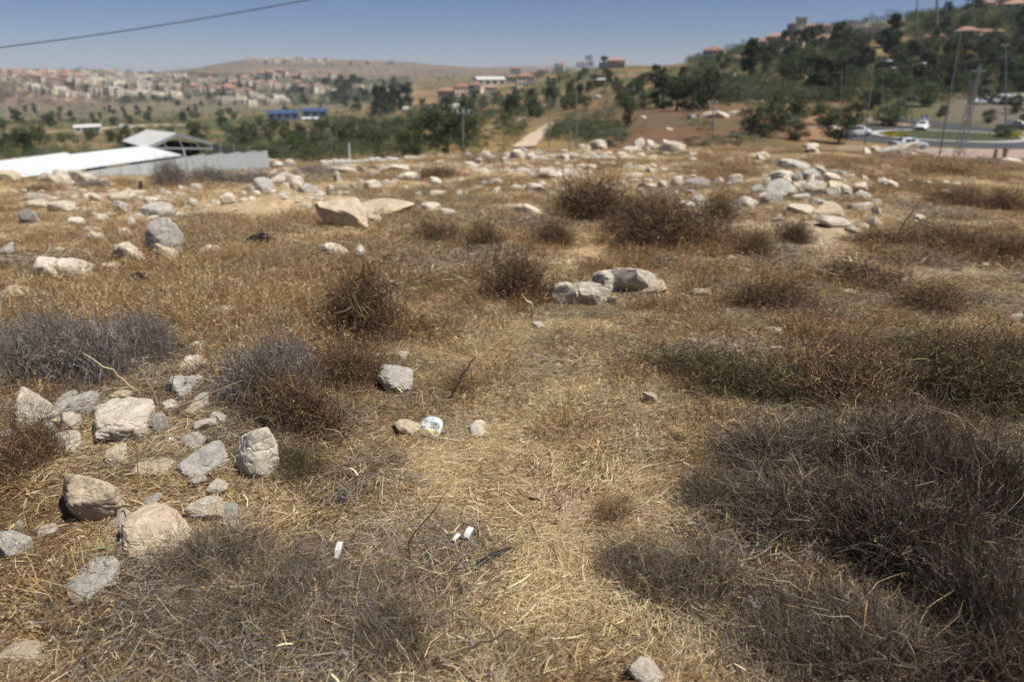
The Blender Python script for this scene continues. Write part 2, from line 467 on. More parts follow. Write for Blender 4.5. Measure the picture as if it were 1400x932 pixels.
def litter_mesh(seed, n, rad, lmin, lmax, w, pal, zmax, tilt=0.16, comb=None):
    g = np.random.default_rng(seed)
    r = rad * np.sqrt(g.random(n)) * (0.75 + 0.5 * g.random(n)); a = g.random(n) * 6.283
    c = np.stack([r * np.cos(a), r * np.sin(a), zmax * g.random(n) ** 1.6 * (1.15 - 0.6 * r / rad)], 1)
    h = g.random(n) * 6.283 if comb is None else np.where(g.random(n) < .8, g.normal(size=n) * comb + 1.2 * c[:, 0] / rad, g.random(n) * 6.283); el = g.normal(size=n) * tilt
    d = np.stack([np.cos(h) * np.cos(el), np.sin(h) * np.cos(el), np.sin(el)], 1)
    ln = lmin + (lmax - lmin) * g.random(n) ** 2
    bend = g.normal(size=(n, 3)) * 0.12; bend[:, 2] = np.abs(bend[:, 2]) * 0.8
    t = np.array([-0.5, 0.0, 0.5])
    P = c[:, None, :] + d[:, None, :] * (t[None, :, None] * ln[:, None, None]) + bend[:, None, :] * ((0.25 - t ** 2)[None, :, None] * ln[:, None, None] * 2)
    P[:, :, 2] = np.maximum(P[:, :, 2], -0.01)
    ww = w * (0.5 + g.random(n) + (g.random(n) < .05) * 2.2)
    Wd = ww[:, None] * np.array([0.9, 1.0, 0.6])[None, :]
    side = np.cross(d, unit(np.stack([g.normal(size=n) * 0.6, g.normal(size=n) * 0.6, np.ones(n)], 1)))
    return ribbons(P, Wd, side, pick(g, pal, n))

def tuft_mesh(seed, n, hmin, hmax, w, pal, spread=0.05, lean=0.5, heads=0.4):
    g = np.random.default_rng(seed)
    a = g.random(n) * 6.283; r = spread * np.sqrt(g.random(n))
    b = np.stack([r * np.cos(a), r * np.sin(a), np.full(n, -0.02)], 1)
    a2 = a + g.normal(size=n) * 0.8
    ln = hmin + (hmax - hmin) * g.random(n)
    le = np.abs(g.normal(size=n)) * lean
    out = np.stack([np.cos(a2), np.sin(a2), np.zeros(n)], 1)
    up = np.array([0, 0, 1.0])
    t = np.linspace(0, 1, 5)
    curve = g.random(n) * 0.9
    ang = le[:, None] + curve[:, None] * t[None, :] ** 1.5
    dx = np.cumsum(np.sin(ang), 1) / 5; dz = np.cumsum(np.cos(ang), 1) / 5
    dx -= dx[:, :1]; dz -= dz[:, :1]
    P = b[:, None, :] + ln[:, None, None] * (dx[:, :, None] * out[:, None, :] + dz[:, :, None] * up)
    P[:, 1:] += g.normal(size=(n, 4, 3)) * 0.02 * ln[:, None, None]
    Wd = w * (0.6 + 0.8 * g.random(n))[:, None] * np.array([1, 0.95, 0.8, 0.55, 0.25])[None, :]
    side = np.cross(out, up) + g.normal(size=(n, 3)) * 0.6
    col = pick(g, pal, n)
    parts = [ribbons(P, Wd, side, col)]
    k = np.nonzero(g.random(n) < heads)[0]
    if len(k):
        for q in range(5):
            f = 3 + (q % 2) * 0.5
            c = P[k, 3] * (1 - q * 0.2) + P[k, 4] * q * 0.2
            d = unit(g.normal(size=(len(k), 3)) + np.array([0, 0, 0.4])) * (0.012 + 0.016 * g.random((len(k), 1)))
            PP = np.stack([c, c + d * 0.5, c + d], 1)
            WW = np.tile(np.array([[0.0006, 0.0026, 0.0006]]), (len(k), 1))
            parts.append(ribbons(PP, WW, g.normal(size=(len(k), 3)), np.clip(col[k] * 1.12, 0, 0.8)))
    return merge(parts)

def shrub_mesh(seed, ntw, nleaf, pal, lpal, w=0.0022, flat=0.75, tw=(0.10, 0.26), fill=2.4, lsize=0.007, stems=60, upright=0.0):
    """a cushion of interlaced zig-zag twigs, about 1 m across and 'flat' x 0.5 m high, with an uneven outline and small dry leaves"""
    g = np.random.default_rng(seed)
    nl = 4
    LC = np.concatenate([g.normal(size=(nl, 2)) * 0.20, np.abs(g.normal(size=(nl, 1))) * 0.06], 1); LR = 0.50 + 0.34 * g.random(nl)
    def lump(d): return 0.84 + 0.62 * fbm(d[:, 0] * 2.3 + seed, d[:, 1] * 2.3, d[:, 2] * 2.3, 3, seed)
    def inside(n, p):
        d = unit(g.normal(size=(n, 3))); d[:, 2] = np.abs(d[:, 2])
        i = g.choice(nl, n, p=LR ** 2 / (LR ** 2).sum())
        return d, LC[i] + d * (LR[i] * 1.12 * lump(d + LC[i] * 3) * g.random(n) ** (1 / p))[:, None]
    S = np.array([0.5, 0.5, 0.5 * flat])
    parts = []
    n = stems
    d, e = inside(n, 9)
    b = np.stack([g.normal(size=n) * 0.10, g.normal(size=n) * 0.10, np.full(n, -0.03)], 1)
    t = np.linspace(0, 1, 6)
    P = b[:, None, :] * (1 - t)[None, :, None] + (e * S)[:, None, :] * t[None, :, None]
    P[:, 1:] += g.normal(size=(n, 5, 3)) * 0.022
    P[:, :, 2] += (np.sin(t * math.pi) * 0.07)[None, :]
    side = g.normal(size=(n, 3))
    parts.append(ribbons(P, np.tile(w * 2.7 * np.linspace(1, 0.35, 6), (n, 1)), side, pick(g, pal, n) * 0.9))
    parts.append(ribbons(P, np.tile(w * 2.0 * np.linspace(1, 0.35, 6), (n, 1)), np.cross(side, unit(e)), pick(g, pal, n) * 0.9))
    n = ntw
    d, e = inside(n, fill)
    dirv = unit(d * 0.7 + g.normal(size=(n, 3)) * 0.75 + np.array([0, 0, 0.12 + upright]))
    ln = tw[0] + (tw[1] - tw[0]) * g.random(n)
    k = 5
    P = np.zeros((n, k, 3)); P[:, 0] = e * S; P[:, 0, 2] -= 0.02
    cur = dirv
    for q in range(1, k):
        cur = unit(cur + g.normal(size=(n, 3)) * 0.42)
        P[:, q] = P[:, q - 1] + cur * (ln / (k - 1))[:, None]
    P[:, :, 2] = np.maximum(P[:, :, 2], -0.02)
    parts.append(ribbons(P, w * (0.55 + 0.7 * g.random(n))[:, None] * np.linspace(1, 0.4, k)[None, :], g.normal(size=(n, 3)), pick(g, pal, n, 0.22)))
    if nleaf:
        n = nleaf
        i = g.integers(0, ntw, n); q = g.integers(1, k, n)
        c = P[i, q]
        d = unit(g.normal(size=(n, 3)) + np.array([0, 0, 0.3])) * (lsize * (0.6 + g.random((n, 1))))
        PP = np.stack([c, c + d, c + d * 2], 1)
        parts.append(ribbons(PP, np.tile([[0.0008, lsize * 0.42, 0.0006]], (n, 1)), g.normal(size=(n, 3)), pick(g, lpal, n, 0.25)))
    return merge(parts)

# ------------------------------------------------------------------ scattering of what nobody could count
def scatter(name, meshes, P, idx, rz, scl, label, cat, tiltxy=None):
    pc = bpy.data.collections.new(name + '_kinds')
    for i, me in enumerate(meshes):
        pc.objects.link(bpy.data.objects.new('%s_%02d' % (name, i), me))
    n = len(P)
    me = bpy.data.meshes.new(name)
    me.vertices.add(n); me.vertices.foreach_set('co', np.ascontiguousarray(P, np.float32).ravel())
    rot = np.zeros((n, 3), np.float32); rot[:, 2] = rz
    if tiltxy is not None: rot[:, :2] = tiltxy
    a = me.attributes.new('turn', 'FLOAT_VECTOR', 'POINT'); a.data.foreach_set('vector', rot.ravel())
    s = np.asarray(scl, np.float32)
    if s.ndim == 1: s = np.repeat(s[:, None], 3, 1)
    a = me.attributes.new('size', 'FLOAT_VECTOR', 'POINT'); a.data.foreach_set('vector', np.ascontiguousarray(s).ravel())
    a = me.attributes.new('which', 'INT', 'POINT'); a.data.foreach_set('value', np.asarray(idx, np.int32))
    o = link(name, me)
    g = bpy.data.node_groups.new(name, 'GeometryNodeTree')
    g.interface.new_socket('Geometry', in_out='INPUT', socket_type='NodeSocketGeometry')
    g.interface.new_socket('Geometry', in_out='OUTPUT', socket_type='NodeSocketGeometry')
    N, L = g.nodes, g.links
    gi, go = N.new('NodeGroupInput'), N.new('NodeGroupOutput')
    ci = N.new('GeometryNodeCollectionInfo')
    ci.inputs['Collection'].default_value = pc
    ci.inputs['Separate Children'].default_value = True
    ci.inputs['Reset Children'].default_value = True
    ip = N.new('GeometryNodeInstanceOnPoints'); ip.inputs['Pick Instance'].default_value = True
    def na(t, nm):
        x = N.new('GeometryNodeInputNamedAttribute'); x.data_type = t; x.inputs['Name'].default_value = nm; return x.outputs[0]
    L.new(gi.outputs[0], ip.inputs['Points']); L.new(ci.outputs[0], ip.inputs['Instance'])
    L.new(na('FLOAT_VECTOR', 'turn'), ip.inputs['Rotation']); L.new(na('FLOAT_VECTOR', 'size'), ip.inputs['Scale'])
    L.new(na('INT', 'which'), ip.inputs['Instance Index'])
    L.new(ip.outputs[0], go.inputs[0])
    md = o.modifiers.new('scatter', 'NODES'); md.node_group = g
    return tag(o, label, cat, kind='stuff')

def spread(n, y0, y1, side=0.9, pad=2.0):
    Y = np.sqrt(y0 ** 2 + (y1 ** 2 - y0 ** 2) * rng.random(n))
    X = (rng.random(n) * 2 - 1) * (side * Y + pad)
    return X, Y

def mk(name, parts, m): return np_mesh(name, *parts[:2], m, parts[2])

# litter kinds 0-3 pale straw, 4-7 brown chaff, 8-10 grey twigs, 11 crumbs
pal_pale = P_((PALE, 7), (GOLD, 3), ((0.52, 0.38, 0.22), 3), (BROWN, 1.0), (GREY, 0.8))
pal_brown = P_((BROWN, 4), (GOLD, 2.2), (RUST, 1.5), (DARK, 1.5), (PALE, 0.7))
pal_grey = P_(((0.27, 0.235, 0.205), 4), (BROWN, 2.5), (DARK, 3.0), (PALE, 0.7), (OLIVE, 0.8))
LIT = [mk('straw_patch', litter_mesh(100 + i, 1900, 0.26, 0.012, 0.12, 0.00072, pal_pale, 0.035, 0.16, (None, .4, .3, .5)[i]), m_straw) for i in range(4)]
LIT += [mk('chaff_patch', litter_mesh(200 + i, 1700, 0.26, 0.012, 0.10, 0.0008, pal_brown, 0.045, 0.3, (None, None, .5, .4)[i]), m_straw) for i in range(4)]
LIT += [mk('twig_patch', litter_mesh(300 + i, 1300, 0.26, 0.03, 0.18, 0.0008, pal_grey, 0.07, 0.28), m_twig) for i in range(3)]

def zones(px, py):
    """how much straw, brown chaff and grey twigs lies about, by place"""
    pale = 0.25 + ell(px, py, 690, 740, 210, 240) * 2.2 + ell(px, py, 780, 500, 150, 120) + ell(px, py, 960, 640, 140, 60) * .6 + ell(px, py, 250, 700, 160, 160) * .7
    brown = 0.45 + ell(px, py, 250, 400, 280, 90) * 0.8 + ell(px, py, 1200, 560, 260, 100) + ell(px, py, 40, 680, 110, 180) * 1.2 + ell(px, py, 480, 530, 130, 110) + ell(px, py, 1200, 230, 360, 30) * 1.5 + ell(px, py, 1290, 340, 180, 24) * 1.5 + ell(px, py, 900, 800, 180, 150) * .7
    grey = 0.12 + ell(px, py, 380, 850, 260, 130) * 1.1 + ell(px, py, 1230, 780, 280, 200) * 1.8 + ell(px, py, 330, 560, 120, 80)
    return pale, brown, grey

def scatter_litter():
    out = []
    for n, y0, y1, s0 in [(2900, 0.5, 5.2, 0.8), (2300, 5.2, 12, 1.5), (1500, 12, 27, 2.2)]:
        X, Y = spread(n, y0, y1)
        Z = H(X, Y, False)
        px, py = project(X, Y, Z)
        p, b, g = zones(px, py)
        p = p + 0.7 * sstep(6, 11, Y)
        bare = np.zeros(n)
        for e in [(770, 695, 150, 44), (390, 282, 150, 16), (1120, 318, 110, 24), (1330, 378, 130, 16), (1120, 362, 90, 12), (800, 345, 50, 22), (760, 240, 60, 10), (160, 285, 150, 22)]:
            bare = np.maximum(bare, ell(px, py, *e))
        keep = rng.random(n) > bare * 0.95 + (0.25 if y0 > 5 else 0)
        t = np.stack([p, b, g], 1); t /= t.sum(1, keepdims=True)
        u = rng.random(n)
        k = (u > t[:, 0]).astype(int) + (u > t[:, 0] + t[:, 1])
        idx = np.where(k == 0, rng.integers(0, 4, n), np.where(k == 1, 4 + rng.integers(0, 4, n), 8 + rng.integers(0, 3, n)))
        sc = s0 * (0.8 + 0.5 * rng.random(n))
        out.append((np.stack([X, Y, Z + 0.002], 1)[keep], idx[keep], sc[keep]))
    P = np.vstack([o[0] for o in out]); idx = np.concatenate([o[1] for o in out]); sc = np.concatenate([o[2] for o in out])
    scatter('straw_litter', LIT, P, idx, rng.random(len(P)) * 6.283, sc, 'trampled straw and broken dry stems strewn over the bare ground', 'straw')
scatter_litter()

# grass kinds 0-3 gold, 4-6 brown wiry, 7-9 olive/pale low, 10-11 thin stalks
pal_gold = P_((GOLD, 4), (RUST, 2.5), (PALE, 0.8), (BROWN, 3))
pal_wiry = P_((BROWN, 4), (RUST, 2), (GOLD, 2), (DARK, 1.5))
pal_low = P_((GOLD, 2), (OLIVE, 2.4), (BROWN, 2), (PALE, 1.5), (GREY, 1))
TUF = [mk('gold_tuft', tuft_mesh(400 + i, 75, 0.10, 0.34, 0.0013, pal_gold, 0.09, 0.42, 0.55), m_straw) for i in range(4)]
TUF += [mk('wiry_tuft', tuft_mesh(420 + i, 60, 0.08, 0.26, 0.0013, pal_wiry, 0.08, 0.55, 0.8), m_straw) for i in range(3)]
TUF += [mk('low_tuft', tuft_mesh(440 + i, 70, 0.04, 0.16, 0.0012, pal_low, 0.08, 0.8, 0.25), m_straw) for i in range(3)]

def scatter_grass():
    out = []
    BUSHES = []
    for px, py, w, h, kind, _ in SHRUBS:
        q = ground_at(px, py - 6)
        if q and kind in ('brown', 'olive'): BUSHES.append((q.x, q.y + w * depth_of(q) / FPX * .4, w * depth_of(q) / FPX * .62))
    for n, y0, y1, s0 in [(3300, 0.8, 4.5, 0.85), (10500, 4.5, 12, 0.95), (15000, 12, 30, 1.05)]:
        X, Y = spread(n, y0, y1)
        Z = H(X, Y, False)
        px, py = project(X, Y, Z)
        nz = fbm(X / 1.1, Y / 1.1, o=3, s=61)
        gold = 0.02 + ell(px, py, 250, 400, 260, 66) * .75 + ell(px, py, 480, 345, 140, 50) * .5 + ell(px, py, 170, 300, 260, 50) * .10 + ell(px, py, 1130, 226, 340, 26) * .9 + ell(px, py, 700, 235, 200, 25) * .25 + ell(px, py, 340, 455, 150, 50) * .6
        wiry = 0.035 + ell(px, py, 700, 390, 260, 80) * .3 + ell(px, py, 1050, 400, 200, 60) * .35 + ell(px, py, 1290, 345, 170, 26) * .7 + ell(px, py, 1200, 232, 360, 34) * 1.0 + ell(px, py, 40, 660, 90, 120) * .25 + ell(px, py, 620, 270, 300, 40) * .1
        low = 0.08 + ell(px, py, 900, 620, 330, 120) * .5 + ell(px, py, 640, 540, 90, 60) * .5 + ell(px, py, 350, 850, 260, 120) * .5 + ell(px, py, 800, 480, 180, 90) * .25 + ell(px, py, 830, 820, 180, 120) * .3
        bare = np.zeros(n)
        for e in [(660, 720, 170, 150), (390, 282, 150, 18), (1120, 318, 110, 26), (1330, 380, 130, 16), (1120, 362, 100, 14), (800, 345, 50, 24), (770, 480, 100, 60), (220, 700, 130, 120), (760, 240, 60, 9)]:
            bare = np.maximum(bare, ell(px, py, *e))
        for bx, by, bw in BUSHES:
            dd = np.hypot((X - bx) / bw, (Y - by) / (bw * .8)); wiry = wiry + 0.35 * ((dd > .5) & (dd < 1.25)) * (Y > 3.2)
        dens = (gold + wiry + low) * (1 - 0.92 * bare) * (0.55 + 1.1 * sstep(-0.35, 0.4, nz))
        keep = rng.random(n) < dens
        for bx, by, bw, bd in ROCKS:
            keep &= ~((np.abs(X - bx) < bw * 0.95) & (Y > by - 0.16 - 0.03 * by) & (Y < by + bd) & (rng.random(n) < 0.9))
        t = np.stack([gold, wiry, low], 1); t /= t.sum(1, keepdims=True)
        u = rng.random(n)
        k = (u > t[:, 0]).astype(int) + (u > t[:, 0] + t[:, 1])
        idx = np.where(k == 0, rng.integers(0, 4, n), np.where(k == 1, 4 + rng.integers(0, 3, n), 7 + rng.integers(0, 3, n)))
        sc = s0 * (0.6 + 0.65 * rng.random(n)) * (1 - 0.35 * ell(px, py, 1130, 226, 400, 40))
        out.append((np.stack([X, Y, Z], 1)[keep], idx[keep], sc[keep]))
    P = np.vstack([o[0] for o in out]); idx = np.concatenate([o[1] for o in out]); sc = np.concatenate([o[2] for o in out])
    scatter('dry_grass', TUF, P, idx, rng.random(len(P)) * 6.283, sc, 'dead golden grass and wiry weeds growing in drifts across the hilltop', 'grass')

# ------------------------------------------------------------------ limestone
def rock_mesh(name, seed, sub, m, rough=0.05, cuts=16, soft=15.0):
    g = np.random.default_rng(seed)
    bm = bmesh.new(); bmesh.ops.create_icosphere(bm, subdivisions=sub, radius=1.0)
    bm.verts.ensure_lookup_table()
    D = unit(np.array([v.co[:] for v in bm.verts]))
    N = unit(g.normal(size=(cuts, 3))); N[0] = (0, 0, 1); N[1] = unit(np.array([g.normal() * .6, -1, .25 + g.normal() * .45])); N[2] = unit(np.array([1, g.normal() * .5, .3 + g.normal() * .45])); N[3] = unit(np.array([-1, g.normal() * .5, .3 + g.normal() * .45])); N[0] = unit(np.array([g.normal() * .3, g.normal() * .3, 1]))
    dist = 0.62 + 0.36 * g.random(cuts)
    q = (D @ N.T) / dist
    r = 1.0 / (np.log(np.exp(np.clip(q, 0.02, None) * soft).sum(1)) / soft)
    P = D * r[:, None]
    o = seed * 3.1
    rough_n = fbm(P[:, 0] * 2.2 + o, P[:, 1] * 2.2, P[:, 2] * 2.2, 4, seed)
    crack = 1 - np.abs(fbm(P[:, 0] * 1.7 + o, P[:, 1] * 2.4, P[:, 2] * 4.0, 3, seed + 5)) * 6
    pits = fbm(P[:, 0] * 9 + o, P[:, 1] * 9, P[:, 2] * 9, 3, seed + 11)
    P = P * (1 + rough * 1.6 * rough_n - rough * 0.9 * np.clip(crack, 0, 1) + rough * 0.35 * pits)[:, None]
    P = P / np.abs(P).max(0)
    for v, p in zip(bm.verts, P): v.co = p
    me = bpy.data.meshes.new(name); bm.to_mesh(me); bm.free()
    me.polygons.foreach_set('use_smooth', [True] * len(me.polygons))
    me.set_sharp_from_angle(angle=R(28))
    me.materials.append(m)
    return me

def rock_mat(name, base, dark, lich, bsc=7.0):
    m = mat(name, base, rough=0.9, var=0.26, scale=2.6, bump=0.8, bscale=bsc, spec=0.18, rand=0.13, dirt=(dark, 3.2, 0.52, 0.72))
    nt = m.node_tree; N = nt.nodes; L = nt.links
    bs = N['Principled BSDF']; src = bs.inputs['Base Color'].links[0].from_socket
    tc = N.new('ShaderNodeTexCoord')
    no = N.new('ShaderNodeTexNoise'); no.inputs['Scale'].default_value = 11; no.inputs['Detail'].default_value = 7; no.inputs['Roughness'].default_value = .75
    L.new(tc.outputs['Object'], no.inputs['Vector'])
    mr = N.new('ShaderNodeMapRange'); mr.inputs[1].default_value = .58; mr.inputs[2].default_value = .66; L.new(no.outputs[0], mr.inputs[0])
    mx = N.new('ShaderNodeMix'); mx.data_type = 'RGBA'; mx.inputs['B'].default_value = (*lich, 1)
    L.new(mr.outputs[0], mx.inputs['Factor']); L.new(src, mx.inputs['A']); L.new(mx.outputs['Result'], bs.inputs['Base Color'])
    return m
m_lime = rock_mat('pale_limestone', (0.56, 0.505, 0.415), (0.42, 0.33, 0.23), (0.33, 0.295, 0.25))
m_warm = rock_mat('warm_limestone', (0.53, 0.44, 0.32), (0.38, 0.27, 0.17), (0.33, 0.27, 0.205))
m_grey = rock_mat('weathered_limestone', (0.43, 0.405, 0.36), (0.30, 0.255, 0.20), (0.17, 0.16, 0.145))
ROCKM = {k: [rock_mesh('rock', s * 10 + j, 4, mm, (.05, .09)[j % 2], 14 + j, (28, 17)[j % 2]) for j in range(6)] for k, mm, s in (('p', m_lime, 51), ('w', m_warm, 52), ('g', m_grey, 53))}

# px, py, width, height in photograph pixels (-> position and size on the ground), tone, label (None = composed from its place)
NEAR = [
 (41, 569, 46, 62, 'p', 'leaning pointed pale rock beside the grey thornbush at the far left'),
 (103, 561, 62, 26, 'g', 'flat grey slab with a dark broken front behind the small triangular stone'),
 (95, 585, 24, 26, 'p', 'small triangular white stone between flat slab and large angular rock'),
 (88, 609, 62, 24, 'p', 'low slab with shadowed underside below the small triangular stone'),
 (165, 584, 84, 64, 'p', 'large angular pale rock standing in the middle of the left rock heap'),
 (203, 578, 26, 12, 'w', 'flat brown flake of stone just right of the large angular rock'),
 (203, 602, 24, 18, 'w', 'dark small brown block against the right foot of the large angular rock'),
 (222, 592, 20, 32, 'g', 'mottled grey upright stone under the dry stalks right of the large angular rock'),
 (260, 506, 40, 20, 'p', 'rounded white stone between two grey thornbushes, middle of three'),
 (265, 480, 22, 16, 'p', 'small pointed pale stone at the foot of the golden grass'),
 (250, 537, 64, 30, 'g', 'long grey-brown stone lowest of three between the grey thornbushes'),
 (350, 622, 62, 72, 'p', 'tall pale boulder half covered with straw right of the rock heap'),
 (162, 638, 30, 30, 'w', 'small brown block in straw below the large angular rock'),
 (211, 642, 54, 32, 'w', 'crumbling tan rock with a dark crack below the rock heap'),
 (272, 635, 60, 46, 'g', 'straw-covered grey stone between tan crumbling rock and tall pale boulder'),
 (128, 692, 82, 78, 'w', 'big smooth tan rock with a stick lying across it'),
 (8, 606, 24, 32, 'g', 'small grey stone in brown weeds cut by the frame edge'),
 (205, 725, 88, 74, 'w', 'big tan boulder with split faces and one sunlit side'),
 (12, 748, 46, 66, 'g', 'blue-grey boulder cut off by the left frame edge'),
 (120, 797, 66, 60, 'g', 'grey tilted boulder lowest in the left rock group'),
 (28, 727, 22, 16, 'g', 'small grey stone between the edge boulder and big smooth tan rock'),
 (67, 732, 28, 18, 'p', 'small white stone buried in brown debris under the big smooth tan rock'),
 (201, 777, 26, 16, 'p', 'small white stone under the big split boulder beside twigs'),
 (280, 701, 42, 26, 'p', 'pale stone half buried in straw right of the big split boulder'),
 (298, 674, 26, 18, 'p', 'pale lump under stalks just below the tall pale boulder'),
 (35, 897, 76, 50, 'w', 'pale earth-covered rock sunk in soil in the bottom left corner'),
 (540, 524, 44, 44, 'g', 'pale grey rock behind fuzzy dry stems left of the wrapper'),
 (552, 490, 18, 10, 'p', 'small pale pebble lying above the fuzzy grey rock'),
 (554, 590, 42, 32, 'w', 'pinkish broken block to the left of the wrapper'),
 (651, 590, 50, 28, 'p', 'squared pale stone to the right of the wrapper'),
 (732, 685, 16, 11, 'w', 'small brown stone lying alone on the bare path'),
 (885, 920, 46, 40, 'p', 'pale pointed stone at the bottom edge among dry twigs'),
 (763, 715, 8, 7, 'p', 'tiny white pebble below the brown stone on the path'),
 (891, 548, 18, 14, 'w', 'pinkish small stone before the greenish bush on the right of the path'),
]
